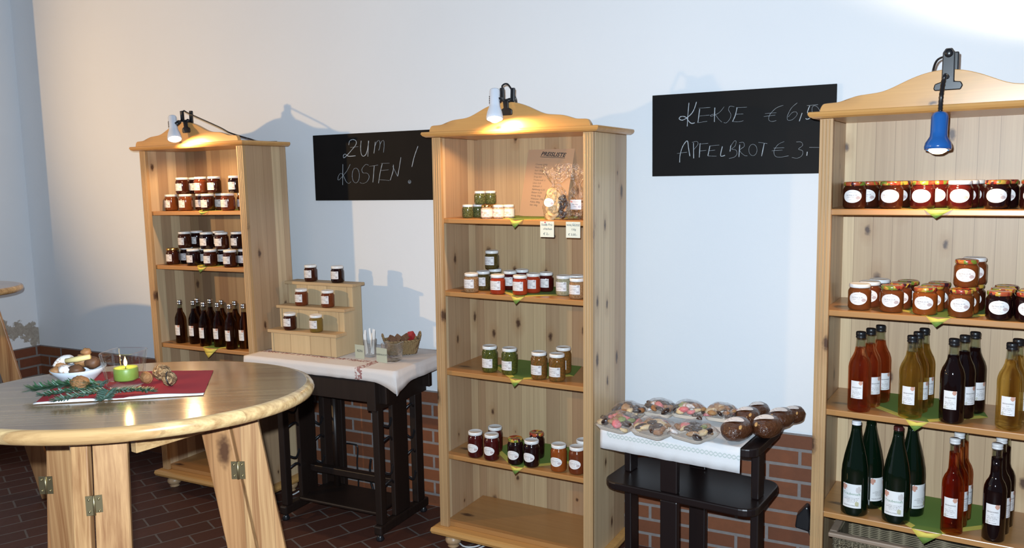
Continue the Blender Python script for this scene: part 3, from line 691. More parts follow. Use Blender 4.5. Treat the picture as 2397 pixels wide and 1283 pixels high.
napkin(M_, 1, 1207, .026, 'green-yellow napkin under red jars, second shelf of middle bookcase', hang=.034)
napkin(M_, 2, 1203, .026, 'green-yellow napkin under relish jars, third shelf of middle bookcase', hang=.036)
napkin(M_, 3, 1205, .026, 'green napkin under preserve jars, fourth shelf of middle bookcase', hang=.034)
napkin(R_, 0, 2195, .034, 'bright yellow napkin tip, top shelf of right bookcase', hang=.030)
napkin(R_, 1, 2195, .030, 'green-yellow napkin under jam jars, second shelf of right bookcase', hang=.034)
napkin(R_, 2, 2145, .030, 'green napkin under juice bottles, third shelf of right bookcase', hang=.036)
napkin(R_, 3, 2168, .040, 'green napkin with long tip under dark bottles, fourth shelf', hang=.045)

# ------------------------------------------------------------------ clip lamps
def spot_lamp(name, case, mouth, top, clip_u, label, aim, energy, colm, cord):
    """white shade lamp clipped to the crown; positions in case coordinates"""
    o = thing('clip_lamp', label, 'lamp', case.M, 'clip lamps on the bookcases')
    mth_, tp = Vector(mouth), Vector(top); ax = (tp-mth_); L = ax.length; ax.normalize()
    R3 = ax.to_track_quat('Z', 'Y').to_matrix().to_4x4()
    A = T(mth_) @ R3
    pr = [(.033, 0), (.0345, .002), (.0335, .012), (.030, .030), (.0235, .048), (.0215, .058), (.0215, L-.006), (.0195, L-.001), (0, L)]
    ins = [(.0305, .001), (.029, .02), (.020, .048), (.0, .052)]
    MB().lathe(ins[::-1]+pr, 28, A).obj('lamp_shade', colm, o)
    q = MB()
    for k in range(4):
        for s in (-.4, .4): q.box((.0195, -.004+s*.012, L*.52+k*.009), (.0225, .004+s*.012, L*.52+k*.009+.003), A)
    q.obj('vent_slot', M_black, o)
    MB().lathe([(0, -.014), (.012, -.0115), (.021, -.005), (.026, .005), (.024, .016), (.012, .03), (0, .034)], 24, A).obj('bulb', M_bulb, o)
    cy = -case.D-.022
    ztop = 1.985
    q = MB()
    q.prism([(clip_u-.022, 1.925), (clip_u+.022, 1.925), (clip_u+.026, 1.930), (clip_u+.026, 1.946), (clip_u+.020, 1.951), (clip_u+.010, 1.955), (clip_u+.009, 1.99), (clip_u-.016, 1.99), (clip_u-.012, 1.955), (clip_u-.020, 1.951), (clip_u-.026, 1.946), (clip_u-.026, 1.930)], cy-.010, cy-.001)
    q.obj('clamp_jaw', M_black, o, bevel=.002)
    q = MB().box((clip_u-.020, cy+.0215, 1.93), (clip_u+.016, cy+.030, 1.99)); q.obj('clamp_jaw', M_black, o, bevel=.002)
    for s, y in ((-.014, cy-.012), (.018, cy+.014)):
        q = MB(); q.box((-.009, -.006, 0), (.009, .006, .055), T((clip_u+s, y, 1.98)) @ RY(s*2.2)); q.obj('clamp_handle', M_black, o, bevel=.003)
    q = MB().tube([(clip_u-.012, cy+.02, 1.985), (clip_u+.014, cy-.004, 1.985)], .009, 12); q.obj('clamp_spring', M_black, o)
    a = Vector((clip_u-.014, cy-.010, 1.995)); b = mth_.lerp(tp, .62)+Vector((.019, 0, 0))
    q = MB().tube([a, a.lerp(b, .35), a.lerp(b, .5), b], [.005, .004, .011, .012], 12); q.obj('swivel_joint', M_black, o)
    q = MB().tube(smooth_path(cord, 8), .0035, 8); q.obj('cord', M_black, o)
    p = case.M @ (mth_-ax*.017+Vector((0, .012, 0)))
    l = lamp('clip_lamp_light', 'SPOT', p, energy, (1., .60, .27), .018, case.M @ Vector(aim), 172, .3)
    return o
def loc(case, v): return case.Mi @ Vector(v)
mM = loc(M_, ony(1158, 279, -.508)); tM = loc(M_, ony(1158, 210, -.474)); cM = loc(M_, ony(1189, 240, -.42)).x
spot_lamp('m', M_, mM, tM, cM, 'white clip lamp on the crown of the middle bookcase', (mM.x+.12, mM.y+.30, mM.z-.75), 17.0, M_lampw,
          [(cM-.014, -M_.D-.03, 2.02), (cM-.022, -M_.D-.02, 2.045), (cM-.006, -M_.D+.0, 2.05), (cM+.01, -M_.D+.03, 2.0), (cM+.02, -M_.D+.06, 1.93), (cM+.03, -.02, 1.88), (cM+.03, -.004, 1.70)])
mL = loc(L_, ony(409, 326, -.500)); tL = loc(L_, ony(403, 273, -.466)); cL = loc(L_, ony(441, 290, -.41)).x
e1 = loc(L_, ony(560, 326, -.37)); e2 = loc(L_, ony(584, 338, -.28))
spot_lamp('l', L_, mL, tL, cL, 'white clip lamp on the crown of the leftmost bookcase', (mL.x+.20, mL.y+.32, mL.z-.75), 17.0, M_lampw,
          [(cL-.014, -L_.D-.03, 2.02), (cL-.004, -L_.D-.03, 2.035), (cL+.02, -L_.D-.02, 2.02), (cL+.20, -L_.D+.0, 1.945), (e1.x-.03, -L_.D+.01, 1.912), (e1.x+.06, -L_.D+.05, 1.88), (e2.x, -.1, 1.8765), (e2.x+.04, -.02, 1.8765)])
def gooseneck_lamp(case):
    o = thing('clip_lamp', 'blue gooseneck clip lamp on the crown of the right bookcase', 'lamp', case.M, 'clip lamps on the bookcases')
    mo = loc(case, ony(2195, 352, -.535)); tp = loc(case, ony(2201, 262, -.520)); cu = loc(case, ony(2222, 190, -.45)).x
    ax = (tp-mo); L = ax.length; ax.normalize(); A = T(mo) @ ax.to_track_quat('Z', 'Y').to_matrix().to_4x4()
    pr = [(.031, 0), (.038, .002), (.0395, .010), (.037, .022), (.030, .034), (.0255, .042), (.0245, .055), (.0245, L-.016), (.022, L-.006), (.014, L), (0, L)]
    ins = [(.034, .002), (.033, .015), (.024, .04), (0, .045)]
    MB().lathe(ins[::-1]+pr, 30, A).obj('lamp_shade', M_lampb, o)
    MB().lathe([(0, -.012), (.014, -.010), (.024, -.004), (.029, .006), (.024, .02), (0, .03)], 24, A).obj('bulb', M_bulb, o)
    cy = -case.D-.022
    MB().prism([(cu-.036, 1.915), (cu-.040, 1.922), (cu-.036, 1.936), (cu-.018, 1.942), (cu-.017, 2.030), (cu-.009, 2.043), (cu+.009, 2.043), (cu+.017, 2.030), (cu+.018, 1.942), (cu+.036, 1.940), (cu+.042, 1.928), (cu+.036, 1.915)], cy-.012, cy-.001).obj('clamp_jaw', M_black, o, bevel=.003)
    q = MB().box((cu-.010, cy+.0215, 1.93), (cu+.026, cy+.032, 2.035)); q.obj('clamp_jaw', M_black, o, bevel=.004)
    MB().tube([(cu, cy-.006, 2.0), (cu, cy+.028, 2.0)], .008, 12).obj('clamp_spring', M_black, o)
    MB().blob((cu, cy-.014, 2.028), (.013, .008, .014), 0, 0).obj('knob', M_black, o)
    g = smooth_path([(cu-.002, cy-.012, 1.955), (cu-.006, cy-.055, 1.952), tp+ax*.05, tp+ax*.0], 10)
    q = MB(); rr = [.0062+.0010*(i % 2) for i in range(len(g))]; q.tube(g, rr, 10); q.obj('gooseneck', M_black, o)
    MB().tube(smooth_path([(cu-.012, cy+.0, 2.02), (cu-.034, cy+.015, 2.012), (cu-.046, cy+.035, 1.985), (cu-.05, cy+.06, 1.94), (cu-.05, -.02, 1.88), (cu-.05, -.004, 1.7)], 6), .0035, 8).obj('cord', M_black, o)
    lamp('clip_lamp_light', 'SPOT', case.M @ (mo-ax*.020), 9.0, (1., .62, .30), .018, case.M @ Vector((mo.x+.03, -case.D+.08, 1.2)), 140, .5)
gooseneck_lamp(R_)

# ------------------------------------------------------------------ chalkboards with handwriting
def chalkboard(px, pz, label, strokes, sc_, ox, oy):
    x0, x1 = px; z0, z1 = pz
    o = thing('chalkboard', label, 'chalkboard', T((x0, -.0125, z0)))
    MB().box((0, 0, 0), (x1-x0, .0120, z1-z0)).obj('board', M_board, o, bevel=.001)
    rn = random.Random(3)
    for word in strokes:
      q = MB()
      for st in word:
          pts = []
          for a, b in st:
              p = ony(ox+a*sc_, oy+b*sc_, -.0135); pts.append((p.x-x0, -.0004, p.z-z0))
          pts = smooth_path(pts, 5) if len(pts) > 2 else [Vector(pts[0]).lerp(Vector(pts[1]), k/5) for k in range(6)]
          q.tube(pts, [.0013+.0009*rn.random() for _ in pts], 6, flat=.35)
      q.obj('chalk_writing', M_chalk, o)
def ell(cx, cy, rx, ry, sk=0., n=14): return [(cx+rx*math.cos(2*math.pi*k/n-1.4)-sk*ry*math.sin(2*math.pi*k/n-1.4), cy+ry*math.sin(2*math.pi*k/n-1.4)) for k in range(n+1)]
chalkboard((-2.883, -1.80), (1.5714, 1.9117), 'black chalkboard reading ZUM KOSTEN ! between left and middle bookcases', [[
    [(385,640),(395,600),(430,588),(455,605),(450,640),(410,690),(370,735),(340,760),(335,738),(352,725),(385,745),(450,740)], [(400,662),(475,655)],
    [(502,600),(497,660),(502,720),(522,745),(550,720),(568,640),(574,600)], [(570,600),(565,748)],
    [(635,610),(622,718)], [(628,660),(650,610),(672,598),(680,640),(668,690)], [(678,640),(695,605),(715,600),(718,650),(712,710)]], [
    [(330,820),(328,1015)], [(400,820),(370,880),(330,930),(290,970),(288,935),(310,905),(335,925),(360,980),(385,1000),(405,985)],
    ell(452,925,34,70), [(572,830),(545,822),(510,865),(520,900),(560,905),(578,940),(555,985),(515,1000),(490,990)],
    [(580,840),(660,828)], [(625,835),(612,990)], [(700,815),(680,900),(665,998)], [(690,812),(768,810)], [(683,880),(760,872)], [(668,965),(768,972)],
    [(775,970),(802,880),(804,825)], [(798,838),(845,935)], [(845,932),(860,850),(875,755)]], [[(1035,650),(1000,750),(978,845)],
    ell(957,985,12,16), ell(957,988,5,8)]], 330/1323, 720, 180)
chalkboard((-1.0451, -.3169), (1.6655, 2.0051), 'black chalkboard with KEKSE and APFELBROT prices, between middle and right bookcases', [[
    [(540,290),(530,400),(520,555)], [(625,280),(590,380),(540,440),(470,485),(430,470),(450,445),(500,450),(540,500),(570,522),(605,515)],
    [(660,360),(640,515)], [(650,352),(780,342)], [(655,440),(770,428)], [(640,515),(745,498)],
    [(830,345),(825,505)], [(935,335),(880,400),(800,440),(780,432),(830,420),(870,470),(910,508)],
    [(1050,335),(1000,330),(985,370),(1010,420),(1000,470),(960,515),(930,512)], [(1080,345),(1060,430),(1030,500)], [(1070,345),(1190,340)], [(1060,420),(1150,415)], [(1025,500),(1090,505),(1150,492)]], [
    [(1600,318),(1520,350),(1450,420),(1435,480),(1470,500),(1520,490)], [(1395,412),(1520,402)], [(1380,445),(1510,428)],
    [(1755,292),(1690,350),(1645,440),(1650,485),(1700,480),(1750,430),(1745,395),(1700,400),(1655,450)], [(1810,405),(1778,498)],
    [(1895,325),(1870,400),(1905,420),(1900,460),(1865,475),(1850,465)], [(1865,322),(1990,312)], ell(1968,395,44,72,-.25)], [
    [(435,960),(440,880),(470,780),(520,718),(535,800),(550,890)], [(405,860),(520,845)], [(590,740),(593,915)], [(575,735),(630,725),(640,760),(590,820)],
    [(665,745),(655,905)], [(655,755),(755,745)], [(660,832),(735,825)], [(775,775),(752,885)], [(770,775),(880,765)], [(760,830),(835,822)], [(752,888),(850,890)],
    [(915,780),(895,885),(945,880)], [(1010,770),(1000,840)], [(1000,790),(1050,720),(1070,730),(1055,780),(1020,810),(1065,820),(1080,860),(1050,900),(990,915)],
    [(1110,760),(1100,900)], [(1105,740),(1150,735),(1160,780),(1110,825),(1160,880),(1195,885)], ell(1258,820,46,64), [(1320,735),(1420,748)], [(1385,745),(1355,890)]], [
    [(1610,725),(1540,760),(1495,830),(1510,890),(1570,900),(1660,885)], [(1490,800),(1610,795)], [(1470,830),(1590,822)],
    [(1745,730),(1800,732),(1815,770),(1770,810),(1815,830),(1810,880),(1760,912),(1695,905)], [(1868,840),(1862,885)], [(1890,790),(2020,792)]]], 500/2397, 1500, 180)

# ------------------------------------------------------------------ price list, cards and bags on the middle bookcase
def on_sheet(q, M): q.v = [tuple(M @ Vector((x, y, z))) for x, y, z in q.v]; return q
zt = M_.shelves[0]+.0008
bl = M_.col(1210, .272, zt); br = M_.col(1315, .272, zt)
lean = math.radians(-11.5); bl.z = br.z = zt
side = math.atan2(br.y-bl.y, br.x-bl.x)
PW = (br-bl).length+.006; PH = .340
# the sheet stands on its foot and leans against the back panel
PM = M_.M @ T((bl.x, bl.y+.02, zt+.0014)) @ RX(math.radians(90)+lean) @ RZ(math.radians(-4.))
o = thing('price_list', 'brown cardboard price list headed PREISLISTE, leaning on the top shelf', 'price list', PM)
MB().box((0, 0, -.002), (PW, PH, 0)).obj('card', plain('brown_card', (.43, .27, .16), .75), o, bevel=.0005)
on_sheet(text_mb('PREISLISTE', .026, 'CENTER', .35, .0006), T((PW*.55, PH-.062, .0006))).obj('heading', M_ink, o)
MB().box((PW*.28, PH-.068, .0003), (PW*.82, PH-.066, .0007)).obj('underline', M_ink, o)
rows = ['Chutney 200g', 'Pesto 180g', 'Senf 180g', 'Marmelade 250g', 'Sirup 0,5l', 'Traubensaft 1l', 'Likör 0,2l', 'Apfelsaft 1l', 'Apfelessig 0,25l', 'Balsam 0,25l', 'Honig 250g', 'Walnüsse 150g', 'Kekse 400g', 'Salz 100g']
prices = ['€ 4,20', '€ 3,80', '€ 3,50', '€ 3,80', '€ 4,50', '€ 3,00', '€ 9,00', '€ 2,50', '€ 4,50', '€ 6,00', '€ 4,80', '€ 3,00', '€ 6,50', '€ 3,50']
q = MB(); q2 = MB()
for i, (a, b) in enumerate(zip(rows, prices)):
    y = PH-.105-i*.0142
    for t_, x_ in ((a, PW*.20), (b, PW*.66)):
        g = on_sheet(text_mb(t_, .0105, 'LEFT', .2), T((x_, y, .0006)))
        (q if t_ == a else q2).add(g.v, g.f)
q.obj('product_lines', M_inkb, o); q2.obj('price_lines', M_inkb, o)

def card(label, M, w, h, lines, mat, stroke=M_ink, thick=.002, sizes=None):
    o = thing('price_card', label, 'card', M)
    MB().box((-w/2, 0, -h), (w/2, thick, 0)).obj('card', mat, o)
    q = MB()
    for i, (t_, s_, y_, x_) in enumerate(lines):
        g = text_mb(t_, s_, 'CENTER', .15); g.v = [(x+x_, -.0004, y-y_) for x, y, z in g.v]; q.add(g.v, g.f)
    q.obj('handwriting', stroke, o)
    return o
def edge(px, dz): p = M_.col(px, -.0, M_.shelves[0]-.02); return M_.M @ T((p.x, -M_.D+.0165, M_.shelves[0]-.004))
o = card('handwritten card reading Süsse Früchtchen under the dried fruit bag', edge(1277, 0) @ T((0, -.0028, 0)), .062, .064, [('Süsse Frü-', .0125, .017, .0), ('chtchen', .0125, .034, .002), ('€ 3,-', .0135, .055, -.004)], M_paper)
MB().blob((-.008, -.002, -.004), (.004, .002, .003), 0, 0).obj('push_pin', plain('pin_red', (.6, .1, .12), .4), o)
o = card('handwritten card reading WALNÜSSE under the right bag', edge(1338, 0) @ T((0, -.0028, 0)), .062, .064, [('WALNÜSSE', .0115, .017, 0), ('150g', .011, .034, .002), ('€ 3,00,-', .0125, .055, -.002)], M_paper)
MB().blob((.0, -.002, -.004), (.004, .002, .003), 0, 0).obj('push_pin', M_cable, o)

def film_mat(name, tint=(1, 1, 1), rough=.12, gain=1.4, haze=.0):
    t = NT(name); x, y, z = t.xyz()
    tr = t.n('ShaderNodeBsdfTransparent', {'Color': (*tint, 1)}); gl = t.n('ShaderNodeBsdfGlossy', {'Color': (1, 1, 1, 1), 'Roughness': rough})
    nz = t.noise(t.vec(x, y, z), 55., 3, .6)
    bp = t.n('ShaderNodeBump', {'Height': nz, 'Strength': .8, 'Distance': .02}); t.t.links.new(bp.outputs[0], gl.inputs['Normal'])
    bf = t.n('ShaderNodeNewGeometry').outputs['Backfacing']
    fr = t.n('ShaderNodeFresnel', {'IOR': t.mth('SUBTRACT', 1.45, t.mth('MULTIPLY', bf, 1.45-1/1.45))}); t.t.links.new(bp.outputs[0], fr.inputs['Normal'])
    hz = t.n('ShaderNodeMixShader', {0: haze, 1: tr.outputs[0], 2: t.n('ShaderNodeBsdfDiffuse', {'Color': (.8, .8, .8, 1)}).outputs[0]})
    mx = t.n('ShaderNodeMixShader', {0: t.mth('MINIMUM', t.mth('MULTIPLY', fr.outputs[0], gain), .6), 1: hz.outputs[0], 2: gl.outputs[0]})
    t.t.links.new(mx.outputs[0], t.t.nodes['Material Output'].inputs['Surface']); return t.m
M_film = film_mat('cellophane', (.97, .96, .95), rough=.27, gain=2.2)
M_film2 = film_mat('cling_film', (.97, .97, .98), rough=.22, gain=1.2, haze=.06)
M_apple = plain('dried_apple', (.62, .42, .20), .6); M_prune = plain('dried_plum', (.022, .010, .008), .35); M_nut = plain('walnut_kernel', (.34, .17, .06), .6)
def cello_bag(px, d, label, seed, fill):
    p = M_.col(px, d, zt+.05); p.z = zt+.0006; p.x = min(p.x, BW-BT-.060)
    o = thing('cellophane_bag', label, 'bag', M_.M @ T(p))
    rn = random.Random(seed); q = MB()
    prof = [(0, .0), (.040, .001), (.046, .012), (.047, .05), (.043, .085), (.030, .112), (.017, .128), (.015, .136), (.026, .152), (.040, .172), (.047, .195), (.048, .200)]
    n = 30; P = []
    for r, z in prof:
        for k in range(n):
            a = 2*math.pi*k/n
            cr = 1+.20*noise.noise(Vector((math.cos(a)*2.2+seed, math.sin(a)*2.2, z*25)))+(.13*math.sin(a*9+seed+z*40) if z > .1 else .05*math.sin(7*a+z*60))
            zz = z+(.016*math.sin(a*3+seed)*(z-.13)/.07 if z > .15 else 0)
            P.append((r*cr*math.cos(a)*(1.22 if fill == 'fruit' else .98), r*cr*math.sin(a)*.72, max(zz, 0)*1.06))
    F = [(i*n+k, i*n+(k+1) % n, (i+1)*n+(k+1) % n, (i+1)*n+k) for i in range(len(prof)-1) for k in range(n)]
    q.add(P, F, False).obj('cellophane_film', M_film, o)
    if fill == 'fruit':
        for k in range(9):
            z = .018+.011*k; x = rn.uniform(-.026, .008)
            ring = MB(); pts = [(.0165*math.cos(2*math.pi*i/14), .0165*math.sin(2*math.pi*i/14), .002*math.sin(i*2.)) for i in range(14)]
            ring.tube(pts, .0085, 8, flat=.5, closed=True)
            r_ = ring.obj('apple_ring', M_apple, o); r_.matrix_local = T((x, -.014+rn.uniform(-.004, .008), z)) @ RX(1.2+rn.uniform(-.5, .5)) @ RY(rn.uniform(-.6, .6))
        for k in range(14):
            MB().blob((rn.uniform(.002, .038), rn.uniform(-.016, .012), .012+.0062*k), (.0125, .010, .009), seed+k, .25).obj('dried_plum', M_prune, o)
    else:
        for k in range(26):
            a = rn.uniform(0, 6.28); rr = .030*math.sqrt(rn.random())
            MB().blob((rr*math.cos(a), rr*math.sin(a)*.7, .010+.0028*k), (.011, .010, .009), seed+k, .5, 3.5).obj('walnut_kernel', M_nut, o)
    if fill == 'fruit': lb = patch(.0475, .052, .088, .50, True, mat=M_labo); mt = M_labo
    else: lb = patch(.0485, .040, .080, .52, False); mt = M_labbag
    lb.v = [(x-(.018 if fill == 'fruit' else -.008), y*.75, z) for x, y, z in lb.v]
    lb.obj('paper_label', mt, o)
cello_bag(1302, .075, 'cellophane bag of dried apple rings with oval label beside price list', 3, 'fruit')
cello_bag(1351, .135, 'cellophane bag of walnut kernels with square label against stile', 8, 'nuts')

# ------------------------------------------------------------------ old sewing table with cloth
TH = .826
tx0, tx1, ty0, ty1 = -2.955, -2.062, -.505, -.035
o = thing('sewing_table', 'dark old treadle sewing table under the tablecloth, between left and middle bookcases', 'table', T((tx0, ty0, 0)))
TW, TD = tx1-tx0, ty1-ty0
MB().box((.0, .0, TH-.028), (TW, TD, TH)).obj('table_top', M_darkw, o, bevel=.004)
q = MB().box((.10, .05, TH-.17), (TW-.09, .075, TH-.029)); q.obj('apron', M_darkw, o, bevel=.003)
q = MB().box((.10, TD-.06, TH-.17), (TW-.09, TD-.035, TH-.029)); q.obj('apron', M_darkw, o, bevel=.003)
for xs in (.165, TW-.155):
    MB().box((xs-.022, .03, .03), (xs+.022, TD-.03, .075)).obj('foot_bar', M_darkw, o, bevel=.008)
    MB().box((xs-.024, .02, TH-.20), (xs+.024, TD-.025, TH-.029)).obj('side_rail', M_darkw, o, bevel=.003)
    for y0, y1, w in ((.045, .085, .018), (.165, .285, .012), (TD-.12, TD-.06, .018)):
        MB().box((xs-w, y0, .0755), (xs+w, y1, TH-.201)).obj('leg', M_darkw, o, bevel=.004)
    for y in (.05, TD-.05): MB().lathe([(0, 0), (.016, 0), (.02, .008), (.014, .02), (.012, .0295), (0, .0295)], 14, T((xs, y, 0))).obj('caster', M_black, o)
    for k, z in enumerate((.24, .33, .45, .56)):
        MB().tube(smooth_path([(xs-.005, .07, z), (xs+.02, .12, z+.03*(-1)**k), (xs, .17, z)], 5), .006, 6).obj('iron_scroll', M_black, o)
        MB().tube(smooth_path([(xs-.005, .28, z), (xs+.02, .31, z-.03*(-1)**k), (xs, TD-.11, z)], 5), .006, 6).obj('iron_scroll', M_black, o)
MB().box((.19, TD*.5-.02, .20), (TW-.18, TD*.5+.02, .235)).obj('crossbar', M_darkw, o, bevel=.004)
MB().box((.22, .09, .095), (TW-.20, .33, .112)).obj('treadle', M_darkw, o, bevel=.006)
MB().tube([(.30, TD*.62, .11), (.30, TD*.62, .62)], .016, 10).obj('pitman_rod', M_darkw, o)
MB().box((.22, TD-.11, .076), (.29, TD-.08, TH-.171)).obj('back_post', M_darkw, o, bevel=.004)

def cloth_mat(name, kind):
    t = NT(name); x, y, z = t.xyz(); v = t.vec(x, y, z)
    wv = t.noise(t.vec(t.mth('MULTIPLY', x, 900.), t.mth('MULTIPLY', y, 900.), t.mth('MULTIPLY', z, 900.)), 1., 1)
    col = t.mix(wv, (.60, .57, .56), (.72, .70, .69))
    if kind == 'rose':
        d1 = t.mth('ABSOLUTE', t.mth('SUBTRACT', y, .125)); d2 = t.mth('ABSOLUTE', t.mth('SUBTRACT', x, TW-.20))
        b = t.mth('MAXIMUM', t.mth('MULTIPLY', t.mth('LESS_THAN', d1, .017), t.mth('LESS_THAN', x, TW-.18)), t.mth('LESS_THAN', d2, .02))
        vo = t.n('ShaderNodeTexVoronoi', {'Vector': v, 'Scale': 62., 'Randomness': .9}, feature='DISTANCE_TO_EDGE').outputs[0]
        p = t.mth('MULTIPLY', b, t.mth('MULTIPLY', t.mth('LESS_THAN', vo, .16), t.mth('GREATER_THAN', t.noise(v, 40., 2), .42)))
        col = t.mix(t.mth('MULTIPLY', p, .8), col, (.24, .05, .045))
    else:
        a = t.mth('MULTIPLY', t.mth('SINE', t.mth('MULTIPLY', x, 190.)), .0065)
        zz = t.mth('ADD', z, .032)
        l1 = t.mth('LESS_THAN', t.mth('ABSOLUTE', t.mth('SUBTRACT', zz, a)), .0026); l2 = t.mth('LESS_THAN', t.mth('ABSOLUTE', t.mth('ADD', zz, a)), .0026)
        m = t.mth('MULTIPLY', t.mth('MAXIMUM', l1, l2), t.mth('MULTIPLY', t.mth('GREATER_THAN', x, .03), t.mth('LESS_THAN', x, .545)))
        m = t.mth('MULTIPLY', m, t.mth('LESS_THAN', y, .01))
        e = t.mth('MAXIMUM', t.band(x, .03, .004), t.band(x, .545, .004))
        e = t.mth('MULTIPLY', e, t.mth('MULTIPLY', t.mth('LESS_THAN', y, .01), t.mth('MULTIPLY', t.mth('GREATER_THAN', z, -.034), t.mth('GREATER_THAN', t.noise(v, 120., 1), .45))))
        col = t.mix(t.mth('MULTIPLY', t.mth('MAXIMUM', m, e), .6), col, (.16, .27, .20))
        col = t.mix(.35, col, (.72, .76, .80))
    t.set(Base_Color=col, Roughness=.9).bump(t.noise(v, 18., 3), .25, .01); return t.m
def drape(o, w, d, hang, mat, name='cloth_sheet', corner=None, ripple=.003, sides='FLRB'):
    """cloth over a w x d top at z=0 hanging down on the given sides; local origin front left"""
    q = MB(); e = .0025
    def xs_(n, lo, hi): return [lo+(hi-lo)*i/n for i in range(n+1)]
    xs = ([('L', k) for k in (3, 2, 1)] if 'L' in sides else [])+[('', x) for x in xs_(40, -e, w+e)]+([('R', k) for k in (1, 2, 3)] if 'R' in sides else [])
    ys = ([('F', k) for k in (3, 2, 1)] if 'F' in sides else [])+[('', y) for y in xs_(22, -e, d+e)]+([('B', k) for k in (1, 2, 3)] if 'B' in sides else [])
    P = []
    for ty, y in ys:
        for tx, x in xs:
            X = (-e if tx == 'L' else w+e if tx == 'R' else x); Y = (-e if ty == 'F' else d+e if ty == 'B' else y); Z = .0015
            hx = hang.get(tx, 0)*(x/3 if tx else 0); hy = hang.get(ty, 0)*(y/3 if ty else 0)
            if tx or ty:
                Z -= max(hx, hy)
                if tx and ty: Z -= 0
                k = max(hx, hy)/.05
                rp = ripple*k*math.sin((X*31+Y*23))+ripple*.6*k*math.sin(X*71+1.3+Y*57)
                if ty == 'F': Y -= abs(rp)+.002*k
                if ty == 'B': Y += .002*k
                if tx == 'R': X += abs(rp)+.002*k
                if tx == 'L': X -= abs(rp)+.002*k
                if corner:
                    dx_ = max(0, w+e-X); dy_ = max(0, Y+e); dd = max(dx_, dy_) if (tx == 'R' or ty == 'F') else 9
                    Z -= corner*max(0, 1-dd/.13)**1.6*((x/3 if tx else 0) if tx and not ty else (y/3 if ty and not tx else max(x, y)/3))
            else: Z += .0012*noise.noise(Vector((X*9, Y*9, 2)))+.0010
            P.append((X, Y, Z))
    nx = len(xs); ny = len(ys)
    F = [(j*nx+i, j*nx+i+1, (j+1)*nx+i+1, (j+1)*nx+i) for j in range(ny-1) for i in range(nx-1)]
    q.add(P, F, True)
    x = q.obj(name, mat, o); s = x.modifiers.new('thick', 'SOLIDIFY'); s.thickness = .001; s.offset = 1
    return x
o = thing('tablecloth', 'pale linen cloth with rose-red print on the dark sewing table', 'tablecloth', T((tx0, ty0, TH)))
drape(o, TW, TD, dict(F=.052, R=.060, L=.03, B=.02), cloth_mat('linen_rose', 'rose'), corner=.045)
CZ = TH+.0050
# stepped stand
SX0, SX1, SYF = -2.897, -2.490, -.378
SW = SX1-SX0
o = thing('display_stand', 'raw spruce stepped stand with three steps carrying six jars', 'stand', T((SX0, SYF, CZ)))
for k, (h_, y_) in enumerate(((.098, 0), (.210, .070), (.324, .140))):
    MB().box((.012, y_+.004, 0), (SW-.012, y_+.018, h_)).obj('riser', M_step, o, bevel=.001)
    MB().box((-.012, y_-.012, h_), (SW+.012, y_+.0695 if k < 2 else y_+.085, h_+.015)).obj('step_board', M_stepx, o, bevel=.002)
for x_ in (0, SW-.012):
    MB().prism([(0, 0), (.210, 0), (.210, .324), (.140, .324), (.140, .2095), (.070, .2095), (.070, .0975), (0, .0975)], 0, .012, T((x_+.012, 0, 0)) @ RZ(math.pi/2)).obj('side_board', M_step, o, bevel=.001)
for px, py, st, jc, lab in ((678.5, 767, 0, 'brown', 'dark red jar on the bottom step of stand, left'), (740, 773, 0, 'gold', 'pale greenish jar on the bottom step of stand, right'),
                            (705.5, 709.5, 1, 'rust', 'brown-red jar on the middle step of stand, left'), (767, 713.5, 1, 'rust', 'amber red jar on the middle step of stand, right'),
                            (727, 652.5, 2, 'brown', 'dark brown jar on the top step of stand, left'), (789.5, 654, 2, 'dark', 'blackish jar on the top step of stand, right')):
    z = CZ+(.098, .210, .324)[st]+.0153
    p = onz(px, py, z)
    p.y = SYF+st*.070+.026; p.x = (EYE+(p-EYE)*((p.y-EYE.y)/(ony(px, py, p.y).y-EYE.y))).x if False else ony(px, py-20, p.y).x
    jar('std', jc, 'white', T((p.x, p.y, z)) @ RZ(-.03), lab, 'sample jars on the stepped stand')
# glass with clean spoons, glass for used ones, their cards
def tumbler(Mx, label, r, h, half, twisted=0.):
    o = thing('glass_tumbler', label, 'glass', Mx, 'square glasses on the linen cloth')
    pr = [(0, 0), (r*.80, 0), (r*.86, .003), (r, h), (r-.0025, h+.0004), (r*.82, .010), (0, .010)]
    MB().lathe(pr, 32, sup=6 if half else None).obj('glass', M_glass, o); return o
p = onz(866, 838, CZ); pc = onz(863, 839, CZ)
GA = T((p.x-.022, p.y+.032, CZ+.0004))
tumbler(GA, 'glass of white wooden tasting sticks behind the REIN card', .033, .085, False)
rn = random.Random(5)
for k in range(11):
    a = rn.uniform(0, 6.28); b0 = Vector((.019*math.cos(a), .019*math.sin(a), .0112)); b1 = Vector((.025*math.cos(a+.4), .025*math.sin(a+.4), rn.uniform(.112, .135)))
    d_ = (b1-b0); L = d_.length; R3 = d_.to_track_quat('Z', 'Y').to_matrix().to_4x4()
    q = MB().prism([(-.0035, 0), (.0035, 0), (.0045, L-.012), (.0038, L-.003), (0, L), (-.0038, L-.003), (-.0045, L-.012)], -.0008, .0008, T(b0) @ R3 @ RZ(rn.uniform(0, 3)))
    tag(q.obj('tasting_stick', M_lidw, None, M=GA), 'white tasting stick standing in the glass behind the REIN card', 'stick', 'tasting sticks in the glass')
p = onz(918, 848, CZ)
GB = T((p.x-.020, p.y+.034, CZ+.0004)) @ RZ(.15)
tumbler(GB, 'empty square glass behind the GEBRAUCHT card, in front of basket', .044, .085, True)
